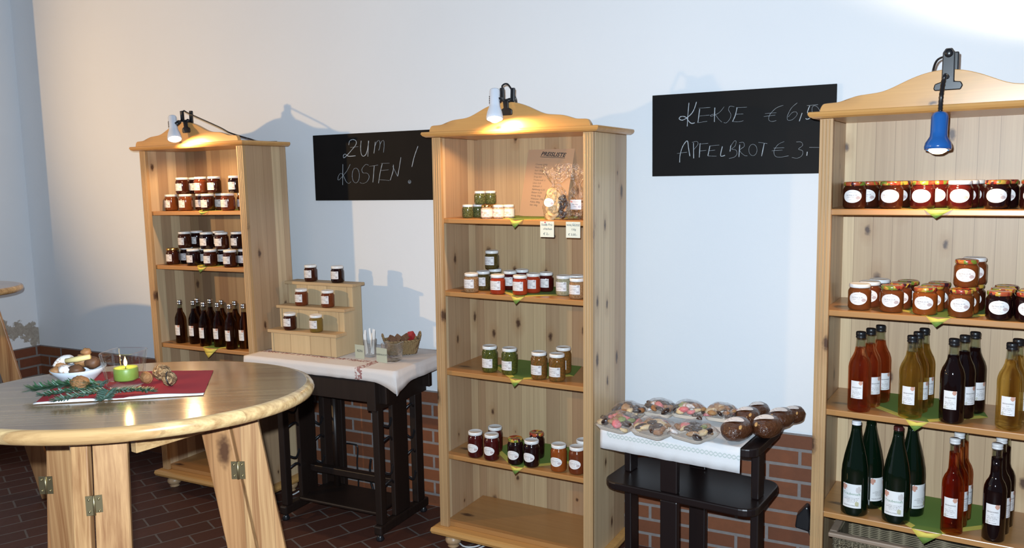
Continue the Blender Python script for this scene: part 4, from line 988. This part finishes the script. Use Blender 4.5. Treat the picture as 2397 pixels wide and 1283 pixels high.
def table_card(px0, py0, px1, py1, w, h, txt, label, ts):
    a = onz(px0, py0, CZ); b = onz(px1, py1, CZ); c = (a+b)/2
    an = math.atan2(b.y-a.y, b.x-a.x)
    Mx = T((c.x, c.y, CZ+h+.0012)) @ RZ(an) 
    return card(label, Mx @ T((0, 0, 0)), w, h, [(txt, ts, h*.52, 0)], M_cardgreen, thick=.0012)
table_card(829, 838, 856, 842, .060, .066, 'REIN', 'grey-green card reading REIN leaning at the stick glass', .017)
table_card(879, 847, 909, 851.5, .066, .068, 'GEBRAUCHT', 'grey-green card reading GEBRAUCHT at the empty square glass', .0118)
# small wicker basket with bread pieces
def wicker(name, c0, c1):
    t = NT(name); x, y, z = t.xyz()
    ang = t.mth('ARCTAN2', y, x)
    w = t.mth('MULTIPLY', t.mth('SINE', t.mth('MULTIPLY', z, 900.)), t.mth('SINE', t.mth('MULTIPLY', ang, 26.)))
    col = t.mix(t.mth('ADD', t.mth('MULTIPLY', w, .5), .5), c0, c1)
    return t.set(Base_Color=col, Roughness=.65).bump(w, .8, .006).m
M_wick = wicker('wicker_light', (.22, .13, .055), (.52, .36, .17))
b0 = onz(936, 835, CZ); b1 = onz(986, 826, CZ)
BC = T(((b0.x+b1.x)/2-.058, (b0.y+b1.y)/2+.012, CZ+.0004)) @ RZ(.75)
o = thing('basket', 'small light wicker basket with two loop handles on linen cloth', 'basket', BC)
bw = MB()
def rrect(a, b, n=28, p=4.0):
    out = []
    for k in range(n):
        t = 2*math.pi*k/n; c, s_ = math.cos(t), math.sin(t); m = (abs(c)**p+abs(s_)**p)**(-1/p); out.append((a*m*c, b*m*s_))
    return out
P = []; rows_ = 16; nn = 56
for j in range(rows_+1):
    f = j/rows_; a = .070+.016*f; b = .048+.012*f
    for k, (x, y) in enumerate(rrect(a, b, nn)):
        w = 1+.022*math.sin(k*math.pi/2+ j*math.pi); P.append((x*w, y*w, .001+.066*f))
for j in range(rows_+1):
    f = 1-j/rows_; a = .066+.016*f; b = .044+.012*f
    for x, y in rrect(a, b, nn): P.append((x, y, .004+.063*f))
tot = 2*(rows_+1)
F = [(j*nn+k, j*nn+(k+1) % nn, (j+1)*nn+(k+1) % nn, (j+1)*nn+k) for j in range(tot-1) for k in range(nn)]
F += [tuple(range(nn))[::-1], tuple((tot-1)*nn+k for k in range(nn))]
bw.add(P, F, True).obj('woven_body', M_wick, o)
MB().tube([(x, y, .068) for x, y in rrect(.085, .059, 40)], .0045, 8, closed=True).obj('rim', M_wick, o)
for s in (-1, 1): MB().tube(smooth_path([(s*.083, -.024, .066), (s*.090, -.020, .088), (s*.092, 0, .100), (s*.090, .020, .088), (s*.083, .024, .066)], 6), .0045, 8).obj('handle', M_wick, o)
M_crumb = NT('bread_crumb'); _x, _y, _z = M_crumb.xyz(); _n = M_crumb.noise(M_crumb.vec(_x, _y, _z), 90., 3); M_crumb = M_crumb.set(Base_Color=M_crumb.mix(_n, (.10, .045, .022), (.24, .12, .06)), Roughness=.85).m
for k, (x, y, z, a, mt, lab) in enumerate(((-.045, 0, 0.058, .3, M_crumb, 'dark bread cube at the left end of basket'), (-.015, .008, 0.060, 1.1, M_crumb, 'dark bread cube in the basket centre left'), (.015, -.006, 0.062, .7, M_crumb, 'dark bread cube in the basket centre right'),
                                          (.046, .004, 0.068, .9, plain('red_wrap', (.42, .03, .03), .5), 'red packet sticking out of the basket'), (-.030, -.020, .030, 1.6, M_crumb, 'dark bread cube low in the basket'), (.03, .022, .034, 2., M_crumb, 'dark bread cube at basket back'))):
    q = MB().box((-.017, -.016, -.015), (.017, .016, .015), T((0, 0, .015)) @ RX(.7*math.sin(k*2.)) @ RY(.6*math.cos(k)) )
    tag(q.obj('bread_cube' if 'red' not in lab else 'packet', mt, None, M=BC @ T((x, y, z)) @ RZ(a), bevel=.003), lab, 'bread' if 'red' not in lab else 'packet', 'bread in the small basket' if 'red' not in lab else None)

# ------------------------------------------------------------------ black plant stand with cookies and fruit breads
PH_ = .718
ex = Vector((.9928, -.12, 0)); ey = Vector((.12, .9928, 0)); F0 = Vector((-1.085, -.548, 0))
PMx = T(F0) @ RZ(math.atan2(-.12, .9928)); PWx, PDx = .600, .335
def rounded(w, d, r, n=6):
    out = []
    for cx, cy, a0 in ((w-r, r, -90), (w-r, d-r, 0), (r, d-r, 90), (r, r, 180)):
        for k in range(n+1): a = math.radians(a0+90*k/n); out.append((cx+r*math.cos(a), cy+r*math.sin(a)))
    return out
o = thing('side_table', 'black two-tier side table with rounded shelves, in front of brick wall', 'table', PMx)
MB().slab(rounded(PWx, PDx, .05), PH_-.030, PH_).obj('table_top', M_blackw, o, bevel=.004)
MB().slab(rounded(PWx, PDx, .06), .470, .500).obj('lower_shelf', M_blackw, o, bevel=.006)
for cx, cy, wx, wy in ((PWx*.46, .022, .034, .015), (PWx*.46, PDx-.022, .034, .015), (.050, PDx*.5, .015, .034), (PWx-.035, PDx*.42, .015, .034)):
    MB().box((cx-wx, cy-wy, 0), (cx+wx, cy+wy, .4695)).obj('leg', M_blackw, o, bevel=.005)
    dy = -.0395 if wx > wy and cy < .1 else .0
    MB().box((cx-wx, cy-wy, .5005), (cx+wx, cy+wy, PH_-.0305)).obj('upper_leg', M_blackw, o, bevel=.005)
MB().blob((PWx*.46, .006, .155), (.004, .003, .004), 0, 0).obj('screw_head', M_silver, o)
CM = PMx @ T((.004, 0, PH_))
o = thing('table_runner', 'white cloth with green braid print on the black side table', 'tablecloth', CM)
drape(o, PWx-.060, PDx, dict(F=.088, L=.05, B=.07), cloth_mat('linen_braid', 'braid'), sides='FB', ripple=.0015)
KZ = PH_+.0050
rn = random.Random(11)
def sugar_mat():
    t = NT('cookie_sugar'); x, y, z = t.xyz()
    f = t.ramp(t.noise(t.vec(x, y, z), 70., 4, .65), [(.38, (0, 0, 0)), (.52, (1, 1, 1))])
    return t.set(Base_Color=t.mix(f, (.34, .18, .09), (.72, .68, .66)), Roughness=.8).m
CK = [plain('cookie_chocolate', (.045, .018, .010), .35), plain('cookie_ginger', (.28, .12, .04), .55), plain('cookie_pale', (.62, .46, .26), .6), plain('cookie_nut', (.34, .18, .07), .6),
      sugar_mat(), plain('cookie_pink', (.62, .17, .18), .5), plain('cookie_green', (.22, .27, .07), .55), plain('cookie_dark', (.022, .010, .008), .3)]
M_tray = plain('paper_tray', (.66, .60, .52), .7)
def cookie_pack(px, py, rot, label, w=.150, d=.115, hh=.045, seed=0, lift=0.):
    p = onz(px, py, KZ+.012+lift)
    Mx = T((p.x, p.y, KZ+lift)) @ RZ(rot)
    o = thing('cookie_pack', label, 'cookies', Mx, 'wrapped cookie trays')
    r_ = random.Random(seed)
    out = rounded(w, d, .022); out = [(x-w/2, y-d/2) for x, y in out]; n = len(out)
    P = [(x*.86, y*.86, 0) for x, y in out]+[(x, y, .014) for x, y in out]+[(x*.985, y*.985, .0145) for x, y in out]+[(x*.85, y*.85, .0015) for x, y in out]
    F = [(j*n+k, j*n+(k+1) % n, (j+1)*n+(k+1) % n, (j+1)*n+k) for j in range(3) for k in range(n)]+[tuple(range(n))[::-1], tuple(3*n+k for k in range(n))]
    MB().add(P, F, False).obj('paper_tray', M_tray, o)
    k = 0
    for gx in range(5):
        for gy in range(4):
            x = (gx-2)*w*.172+r_.uniform(-.006, .006); y = (gy-1.5)*d*.215+r_.uniform(-.006, .006)
            e = max(0, 1-(x/(w*.5))**2-(y/(d*.55))**2)
            z = .012+hh*.80*e**.6*r_.uniform(.8, 1.)
            R3 = RZ(r_.uniform(0, 6)) @ RX(r_.uniform(-.7, .7)) @ RY(r_.uniform(-.4, .4))
            kind = r_.random(); mt = CK[r_.choice([0, 0, 1, 2, 2, 3, 3, 4, 5, 6, 7, 7])]
            if kind < .35:                                               # crescent
                pts = [(.013*math.cos(a), .013*math.sin(a), 0) for a in [i*.42-.4 for i in range(9)]]
                q = MB().tube(pts, [.004, .0065, .0085, .0095, .010, .0095, .0085, .0065, .004], 8, flat=.8)
            elif kind < .7: q = MB().blob((0, 0, 0), (.019, .019, .011), seed*20+k, .25, 3.)
            else: q = MB().blob((0, 0, 0), (.024, .010, .009), seed*20+k, .15, 3.)
            c = q.obj('cookie', mt, o); c.matrix_local = T((x, y, z)) @ R3; k += 1
    q = MB()
    def fz(a, b):
        x = (2*a-1); y = (2*b-1)
        e = max(0., 1-abs(x)**2.6)*max(0., 1-abs(y)**2.6)
        z = .0155+(hh+.006)*e**.5+.004*noise.noise(Vector((x*4+seed, y*4, 0)))*(1 if e > .01 else 0)
        return (x*w*.492, y*d*.492, z)
    q.grid(18, 14, fz).obj('cling_film', M_film2, o)
for px, py, rot, lab, sd, lf in ((1450, 994, -.30, 'cling-wrapped cookie tray at front left corner of side table', 1, 0.), (1533, 1008, -.34, 'middle front cookie tray, wrapped, half under right one', 2, .004), (1624, 1016, -.38, 'wrapped cookie tray at front, next to the fruit breads', 3, .008),
                             (1470, 968, -.1, 'wrapped cookie tray in second row, far left', 4, .012), (1545, 962, -.15, 'wrapped cookie tray in back row beside bookcase', 5, .020), (1612, 966, -.12, 'wrapped cookie tray in middle of back row', 6, .022), (1690, 973, -.1, 'wrapped cookie tray behind the front fruit breads', 7, .018)):
    cookie_pack(px, py, rot, lab, seed=sd, lift=lf, w=.138 if sd < 4 else .120, d=.140 if sd < 4 else .105, hh=.040)
M_loaf = NT('fruit_bread'); _x, _y, _z = M_loaf.xyz(); _v = M_loaf.vec(_x, _y, _z); _n = M_loaf.noise(_v, 60., 4, .6)
M_loaf = M_loaf.set(Base_Color=M_loaf.mix(_n, (.020, .007, .004), (.13, .042, .014)), Roughness=.28, Coat_Weight=.35, Coat_Roughness=.12).bump(_n, 1.0, .012).m
M_almond = plain('almond', (.50, .28, .10), .5)
def loaf(px, py, rot, label, s=1., seed=0):
    p = onz(px, py, KZ)
    o = thing('fruit_bread', label, 'bread', T((p.x, p.y+.050*s, KZ)) @ RZ(rot) @ SC(s, s, s), 'wrapped fruit breads')
    MB().blob((0, 0, .0285), (.042, .066, .031), seed, .10, 2., 22, 14).obj('loaf', M_loaf, o)
    q = MB()
    P = []
    N = 24
    for k in range(4):
        for i in range(N):
            t = 2*math.pi*i/N; x = -.004+.027*math.cos(t)*k/3; y = -.016+.017*math.sin(t)*k/3+.006*math.cos(t)*k/3
            z = .0285+.0345*math.sqrt(max(0, 1-(x/.0445)**2-(y/.069)**2))
            P.append((x, y, z))
    F = [(k*N+i, (k+1)*N+i, (k+1)*N+(i+1) % N, k*N+(i+1) % N) for k in range(3) for i in range(N)]
    q.add(P, F, True).obj('paper_label', M_labo, o)
    for k, (x, y) in enumerate((((.022, -.040) if seed % 2 else (-.016, -.050)),)): MB().blob((x, y, .0285+.031*math.sqrt(max(0, 1-(x/.042)**2-(y/.066)**2))), (.005, .009, .0035), 0, 0, M=RX(.5)).obj('almond', M_almond, o)
for px, py, rot, lab, s, sd in ((1716, 1040, -.12, 'glossy brown fruit bread nearest, left of front pair', 1.28, 1), (1787, 1032, -.10, 'glossy brown fruit bread nearest, right of front pair', 1.25, 2), (1742, 1003, -.1, 'fruit bread behind the left front one', 1.1, 3),
                         (1822, 1008, -.12, 'fruit bread behind the right front one', 1.15, 4), (1852, 996, -.1, 'fruit bread at far back right corner of side table', 1.0, 5), (1770, 983, .0, 'fruit bread at the back beside cookie trays', .95, 6)):
    loaf(px, py, rot, lab, s, sd)

# ------------------------------------------------------------------ oval standing tables
TZ = 1.16
def standing_table(center, ang, ra, rb, label, legs, rails):
    o = thing('standing_table', label, 'table', T((center[0], center[1], 0)) @ RZ(ang))
    th = .034
    e = .016
    q = .955
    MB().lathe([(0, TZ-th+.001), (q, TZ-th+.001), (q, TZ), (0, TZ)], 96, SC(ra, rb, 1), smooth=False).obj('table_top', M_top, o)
    MB().lathe([(q, TZ-.0005), (q, TZ-th), (1-.030, TZ-th), (1-.012, TZ-th+.004), (1-.003, TZ-th+.011), (1, TZ-th/2), (1-.004, TZ-.010), (1-.014, TZ-.003), (1-.036, TZ), (q, TZ)], 96, SC(ra, rb, 1)).obj('rounded_edge', M_edge_lit, o)
    for (x, y), splay, boards in legs:
        sx, sy = splay
        for off, w, yaw, mt, hng in boards:
            # each leg is two boards joined by a brass hinge
            d = Vector((math.cos(yaw), math.sin(yaw), 0)); n_ = Vector((-d.y, d.x, 0)); tk = .022
            zt_ = TZ-th-.004; P = []
            for z, f in ((0, 1.), (zt_, 0.)):
                c = Vector((x+sx*f, y+sy*f, z))
                a = c+d*off; b = c+d*(off+w)
                P += [a-n_*tk/2, b-n_*tk/2, b+n_*tk/2, a+n_*tk/2]
            q = MB().add(P, [(0, 3, 2, 1), (4, 5, 6, 7), (0, 1, 5, 4), (1, 2, 6, 5), (2, 3, 7, 6), (3, 0, 4, 7)])
            lg = q.obj('leg_board', mt, o, bevel=.003)
            if hng:
                z, side = hng
                f = 1-z/zt_; c = Vector((x+sx*f, y+sy*f, z)); b = c+d*(off+(w if side > 0 else 0)); h = .045
                q = MB()
                A = T(b-n_*(tk/2+.0012)) @ Matrix(((d.x, n_.x, 0, 0), (d.y, n_.y, 0, 0), (0, 0, 1, 0), (0, 0, 0, 1)))
                q.box((-.017, -.0005, -h/2), (.017, .0010, h/2), A); q.tube([A @ Vector((0, -.001, -h/2)), A @ Vector((0, -.001, h/2))], .003, 8)
                for sx_ in (-.010, .010):
                    for sz in (-.014, .014): q.blob(A @ Vector((sx_, -.001, sz)), (.003, .003, .003), 0, 0, nu=8, nv=5)
                q.obj('hinge', M_brass, o)
    for a, b, z0, z1 in rails:
        a = Vector((*a, 0)); b = Vector((*b, 0)); d = (b-a).normalized(); L = (b-a).length
        A = T(a) @ RZ(math.atan2(d.y, d.x)); MB().box((0, -.011, z0), (L, .011, z1), A).obj('rail', M_legr, o, bevel=.002)
    return o
TA = math.atan2(.537, .844)
TC = (-1.744, -2.071)
A_ = (.236, -.06); B_ = (-.012, -.225); C_ = (-.172, .0)
standing_table(TC, TA, .437, .336, 'oval pine standing table in the foreground with red napkin and candle',
    [(A_, (.17, .0), [(-.074, .072, -.12, M_leg, (.965, 1)), (.002, .064, .10, M_leg, None)]),
     (B_, (.005, -.11), [(-.050, .038, -.05, M_leg, None), (-.004, .072, .18, M_leg, (.965, -1))]),
     (C_, (-.075, .0), [(-.040, .066, -.08, M_leg, (.93, -1))])],
    [((B_[0]+.07, B_[1]+.03), (A_[0]-.05, A_[1]+.02), TZ-.098, TZ-.040), ((C_[0]+.03, C_[1]+.012), (A_[0]-.03, A_[1]+.035), TZ-.098, TZ-.040), ((C_[0]+.02, C_[1]-.015), (B_[0]-.05, B_[1]+.016), TZ-.090, TZ-.040)])
C2 = (-4.56, -1.04)
standing_table(C2, TA, .42, .33, 'second oval pine standing table at left edge, mostly outside the picture',
    [((.25, .0), (.235, .02), [(-.045, .09, .1, M_leg, None)]), ((-.05, -.2), (-.02, -.15), [(-.045, .09, .1, M_leg, None)]), ((-.2, .1), (-.15, .1), [(-.045, .09, .5, M_leg, None)])],
    [((-.05, -.185), (.22, .0), TZ-.098, TZ-.040), ((-.2, .12), (.22, .02), TZ-.098, TZ-.040)])

# ---- things on the foreground table
NZ = TZ+.0004
pt = [onz(*q_, TZ) for q_ in ((78, 948), (476, 926), (500, 868), (165, 873))]
o = thing('paper_napkin', 'red paper napkin with white underside on the foreground table', 'napkin', T((pt[0].x, pt[0].y, NZ)))
loc_ = [p_-Vector((pt[0].x, pt[0].y, TZ)) for p_ in pt]
q = MB(); q.grid(24, 12, lambda a, b: tuple((loc_[0].lerp(loc_[1], a)).lerp(loc_[3].lerp(loc_[2], a), b)+Vector((0, 0, .0010+.0016*max(0, noise.noise(Vector((a*5, b*4, 1))))))))
x = q.obj('red_sheet', M_red, o)
q = MB()
fd = (loc_[1]-loc_[0]).normalized(); bd = Vector((-fd.y, fd.x, 0))
def strip(a, b):
    w = .009*(abs(math.cos(a*2.9+.0))**1.0*.9+.1) if a < .55 else .011
    lift = .0035*math.sin(a*6.5)**2
    return tuple(loc_[0].lerp(loc_[1], a)-bd*(.002+.0*b)+bd*(w*b)+Vector((0, 0, .0006+.0022*b+lift*b+.0015)))
q.grid(40, 3, strip); x = q.obj('white_edge', M_white, o); s = x.modifiers.new('thick', 'SOLIDIFY'); s.thickness = .0006
g = onz(295, 907, TZ)
GM = T((g.x, g.y, TZ+.0035)) @ RZ(.35) @ SC(.92, .92, 1.)
o = thing('candle_glass', 'thick flared square glass holding the lit green candle', 'candle holder', GM)
pr = [(0, 0), (.036, 0), (.040, .003), (.0415, .02), (.0475, .066), (.0515, .088), (.0500, .0905), (.0478, .088), (.044, .066), (.0385, .024), (.034, .018), (0, .017)]
MB().lathe(pr, 40, sup=4.5).obj('glass', M_glass, o)
CMx = GM @ T((.002, .002, .0175))
o = thing('candle', 'lit green candle inside the square glass', 'candle', CMx)
MB().lathe([(0, 0), (.030, 0), (.0315, .002), (.0315, .028), (.030, .031), (.026, .0295), (.010, .027), (0, .0265)], 32).obj('wax', M_wax, o)
MB().tube([(0, 0, .0265), (.0005, 0, .036)], .0009, 6).obj('wick', M_black, o)
MB().lathe([(0, .033), (.0032, .036), (.0046, .041), (.0038, .047), (.0016, .054), (0, .059)], 14).obj('flame', M_flame, o)
lamp('candle_light', 'POINT', CMx @ Vector((0, 0, .066)), .32, (1., .60, .22), .006)
def walnut(px, py, r, rot, mat, label, split=False):
    p = onz(px, py, TZ+.0035+r*.93)
    o = thing('walnut', label, 'nut', T((p.x, p.y, TZ+.0035+r*.93)) @ rot, 'walnuts on the foreground table')
    q = MB(); q.blob((0, 0, 0), (r*1.12, r*.94, r*.96), int(px), .10, 5., 26, 16); q.obj('shell', mat, o)
    s_ = MB(); n = 36
    s_.tube([((r*1.13)*math.cos(2*math.pi*i/n), 0, r*.97*math.sin(2*math.pi*i/n)) for i in range(n)], .0016, 6, closed=True)
    s_.obj('seam', M_black if split else mat, o)
walnut(187, 898, .0205, RZ(.4) @ RX(.8), M_walnut_red, 'warm brown walnut lying on the fir sprigs')
walnut(379, 872, .0205, RZ(.5), M_walnut, 'greyish walnut behind the split one, right of candle')
walnut(397, 887, .0185, RZ(-1.0) @ RX(.3), M_walnut, 'walnut with a dark split on the red napkin', True)
walnut(343, 884, .0150, RZ(.2), M_walnut_red, 'small walnut half hidden right of the candle glass')
# bowl of biscuits
bp = onz(186, 896, TZ)
BM = T((bp.x, bp.y, TZ+.0036))
o = thing('bowl', 'white bowl of biscuits and nuts behind the candle', 'bowl', BM)
MB().lathe([(0, 0), (.035, 0), (.038, .004), (.056, .022), (.0665, .036), (.0655, .0375), (.0545, .024), (.036, .008), (0, .007)], 36).obj('bowl_body', plain('white_porcelain', (.50, .55, .60), .2), o)
M_bis = plain('biscuit_brown', (.30, .14, .05), .6); M_cone = plain('biscuit_dark', (.10, .045, .02), .6); M_bpale = plain('biscuit_yellow', (.62, .50, .22), .6)
def bis(q, mt, M, lab): return tag(q.obj('biscuit', mt, None, M=BM @ M), lab, 'biscuit', 'biscuits in the bowl')
cres = [(.024*math.cos(a), .024*math.sin(a), 0) for a in [i*.36+.2 for i in range(9)]]
bis(MB().tube(cres, [.005, .008, .011, .0125, .013, .0125, .011, .008, .005], 10), CK[4], T((-.034, -.020, .044)) @ RX(.5) @ RZ(.4), 'sugar-dusted crescent biscuit on the left of bowl')
bis(MB().blob((0, 0, 0), (.018, .017, .013), 3, .15), CK[4], T((.006, -.040, .040)), 'round sugar-dusted biscuit at bowl front')
bis(MB().tube([(-.030, 0, 0), (0, 0, .004), (.034, 0, .010)], [.006, .0075, .006], 10), M_bpale, T((.022, -.016, .060)) @ RZ(.45), 'pale yellow biscuit stick on top of the bowl')
for k, (x, y, z, rx, mt, lab) in enumerate(((-.055, -.012, .040, .017, M_bis, 'brown biscuit at bowl left rim'), (-.028, -.044, .034, .015, M_bis, 'brown biscuit at front left of bowl'), (.0, .012, .052, .022, M_bis, 'large brown biscuit at back of bowl'), (.034, .016, .050, .020, M_cone, 'dark biscuit at right back of bowl'),
                                      (.034, -.030, .040, .018, M_cone, 'dark biscuit at bowl right beside candle glass'), (-.02, .030, .044, .018, M_cone, 'dark biscuit at rear left of bowl'), (.008, .020, .074, .014, M_bis, 'brown nut topping the bowl heap'), (.0, -.005, .028, .022, M_cone, 'dark biscuit at the bottom of bowl'))):
    bis(MB().blob((0, 0, 0), (rx, rx*.9, rx*.75), k+5, .35, 3.), mt, T((x, y, z)), lab)
# fir sprigs
def sprig(p0, p1, label, seed, nl=.019, pale=.4, dens=1., bend=.01, z0=.008):
    a = onz(*p0, TZ+z0); b = onz(*p1, TZ+z0)                                # base -> tip
    o = thing('fir_sprig', label, 'fir sprig', T((a.x, a.y, TZ+z0)), 'fir sprigs around the candle')
    d = b-a; L = d.length; r_ = random.Random(seed); side = Vector((-d.y, d.x, 0)).normalized()
    pts = [d*(k/8)+side*bend*math.sin(k/8*3)+Vector((0, 0, .003*math.sin(k/8*3.1))) for k in range(9)]
    MB().tube(pts, [.0020-.0010*k/8 for k in range(9)], 6).obj('twig', M_stem, o)
    q = MB(); qn = MB(); N = int(L/.00062*dens)
    dn = d.normalized()
    for k in range(N):
        f = k/N; i = min(int(f*8), 7); p = pts[i].lerp(pts[i+1], f*8-i)
        s_ = -1 if k % 2 else 1; up_ = r_.uniform(-.15, .75)
        v = (side*s_*r_.uniform(.5, 1.)+dn*r_.uniform(.35, .8)+Vector((0, 0, up_*.7))).normalized()
        if f > .94: v = (dn+side*r_.uniform(-.9, .9)+Vector((0, 0, r_.uniform(-.1, .7)))).normalized()
        l = nl*r_.uniform(.75, 1.05); w = v.cross(Vector((0, 0, 1))).normalized()*.00135; t_ = v.cross(w).normalized()*.0005
        e = p+v*l; m1 = p+v*l*.15; m2 = p+v*l*.8
        e.z = max(e.z, -.006); m2.z = max(m2.z, -.006)
        (qn if r_.random() < pale else q).add([p, m1-w, m1+w, m2-w, m2+w, e, m1+t_, m2+t_], [(0, 2, 6), (0, 6, 1), (1, 6, 7, 3), (6, 2, 4, 7), (3, 7, 5), (7, 4, 5), (1, 3, 4, 2), (0, 1, 2), (3, 5, 4)])
    q.obj('needles', M_needle, o); qn.obj('pale_needles', M_needle2, o)
sprig((232, 900), (78, 914), 'dark green fir sprig pointing left, farthest left on table', 1, .031, .14, 1.9, -.012, .018)
sprig((238, 908), (98, 926), 'fir sprig under the warm brown walnut, pointing left', 2, .019, .25, 1.4, .006, .009)
sprig((252, 913), (130, 938), 'pale fir sprig over red napkin, pointing lower left', 3, .021, .55, 1.4, .010, .012)
sprig((258, 914), (243, 936), 'short pale fir sprig tip pointing towards the viewer', 4, .026, .75, 2.2, 0., .010)
sprig((256, 918), (354, 917), 'fir sprig lying in front of candle glass, pointing right', 5, .020, .35, 1.5, .008, .010)
sprig((244, 893), (228, 908), 'small pale fir tip between walnut and candle glass', 6, .018, .8, 2.0, 0., .012)

# ------------------------------------------------------------------ big basket in the right bookcase, cables, socket
bz = .1228
o = thing('basket', 'large woven storage basket with wooden rim at bottom of right bookcase', 'basket', R_.M @ T((.070, -R_.D+.030, bz)))
bwx, bdy, bh = .60, .255, .245
M_rope = wicker('seagrass', (.13, .10, .06), (.36, .29, .18))
q = MB()
for i in range(42):
    x = .012+i*(bwx-.024)/41
    q.tube([(x, .010+.002*(i % 2), .002), (x, .006+.002*(i % 2), bh)], .0062, 6)
for i in range(18):
    y = .014+i*(bdy-.03)/17
    for xx in (.008, bwx-.008): q.tube([(xx, y, .002), (xx, y, bh)], .0062, 6)
q.box((.012, .014, .0), (bwx-.012, .020, bh)); q.box((.012, bdy-.02, .0), (bwx-.012, bdy-.010, bh)); q.box((.010, .014, 0), (.016, bdy-.012, bh)); q.box((bwx-.016, .014, 0), (bwx-.010, bdy-.012, bh)); q.box((.012, .014, 0), (bwx-.012, bdy-.012, .008))
q.obj('woven_body', M_rope, o)
M_rimw = pine('grey_wood_rim', 'x', 'y', .3, c0=(.34, .25, .18), c1=(.28, .2, .14), knots=0., seed=3., rough=.5)
q = MB()
for a, b in (((-.012, -.010, bh), (bwx+.012, .016, bh+.016)), ((-.012, bdy-.016, bh), (bwx+.012, bdy+.006, bh+.016)), ((-.012, .0165, bh), (.014, bdy-.0165, bh+.016)), ((bwx-.014, .0165, bh), (bwx+.012, bdy-.0165, bh+.016))): q.box(a, b)
q.obj('rim', M_rimw, o, bevel=.004)
q = MB()
for s in (-1, 1):
    for k in range(26):
        x = .012+k*(bwx-.024)/25; q.tube([(x-.009, .000, bh-.004), (x+.009, -.001, bh-.030)] if s > 0 else [(x-.009, -.001, bh-.030), (x+.009, .000, bh-.004)], .003, 6)
q.obj('plaited_band', M_rope, o)

a = ony(1881, 1212, -.03)
o = thing('power_plug', 'black plug adapter on the brick wall beside right bookcase', 'plug', T((a.x, -.0065, a.z)))
MB().prism([(-.030, -.035), (.026, -.045), (.030, .0), (.022, .055), (.010, .060), (-.024, .015)], -.055, -.001, smooth=False).obj('housing', M_black, o, bevel=.006)
MB().tube(smooth_path([(.006, -.03, -.03), (.030, -.05, -.055), (.040, -.06, -.10), (.030, -.07, -.17), (.0, -.08, -a.z+.006), (-.05, -.09, -a.z+.005)], 8), .004, 8).obj('cord', M_black, o)
def cable(pts, r, mat, label, name='cable'):
    q = MB().tube(smooth_path(pts, 8), r, 8); return tag(q.obj(name, mat), label, 'cable')
def fl(px, py, r=.0045): p = onz(px, py, r); return (p.x, p.y, r+.0005)
cable([fl(1068, 1262), fl(1085, 1279), fl(1112, 1280), fl(1140, 1270), fl(1165, 1269), fl(1185, 1279), fl(1210, 1282), fl(1260, 1290)], .0038, M_cable, 'white cable on the floor beside bun foot of middle bookcase')
cable([fl(1100, 1293), fl(1130, 1280), fl(1150, 1272), fl(1175, 1276), fl(1200, 1290)], .0038, M_cable, 'second white cable looping under middle bookcase')
def wl(px, py, y): p = ony(px, py, y); return (p.x, p.y, max(p.z, .006))
cable([wl(797, 1114, -.02), wl(808, 1132, -.022), wl(822, 1150, -.025), wl(830, 1162, -.03), wl(838, 1172, -.04)], .005, M_cable, 'thick white cable slanting before the bricks under sewing table')
cable([wl(797, 1133, -.03), wl(815, 1146, -.032), wl(832, 1160, -.034), wl(841, 1174, -.036)], .004, M_cable, 'thin white cable crossing the thick one under sewing table')
cable([wl(770, 1036, -.018), wl(792, 1037, -.018), wl(826, 1040, -.018), wl(837, 1048, -.018), wl(836, 1085, -.018), wl(839, 1120, -.018), wl(838, 1155, -.02), wl(828, 1168, -.028)], .0045, M_black, 'black cable hanging in an arc before the bricks')
cable([wl(868, 1075, -.06), wl(866, 1100, -.06), wl(870, 1135, -.06), wl(884, 1165, -.06), wl(905, 1178, -.06)], .006, M_black, 'thick black cable hanging behind right sewing table leg')
cable([wl(686, 1165, -.20), wl(692, 1155, -.2), wl(700, 1150, -.2)], .004, M_cable, 'white cable end behind left sewing table leg')
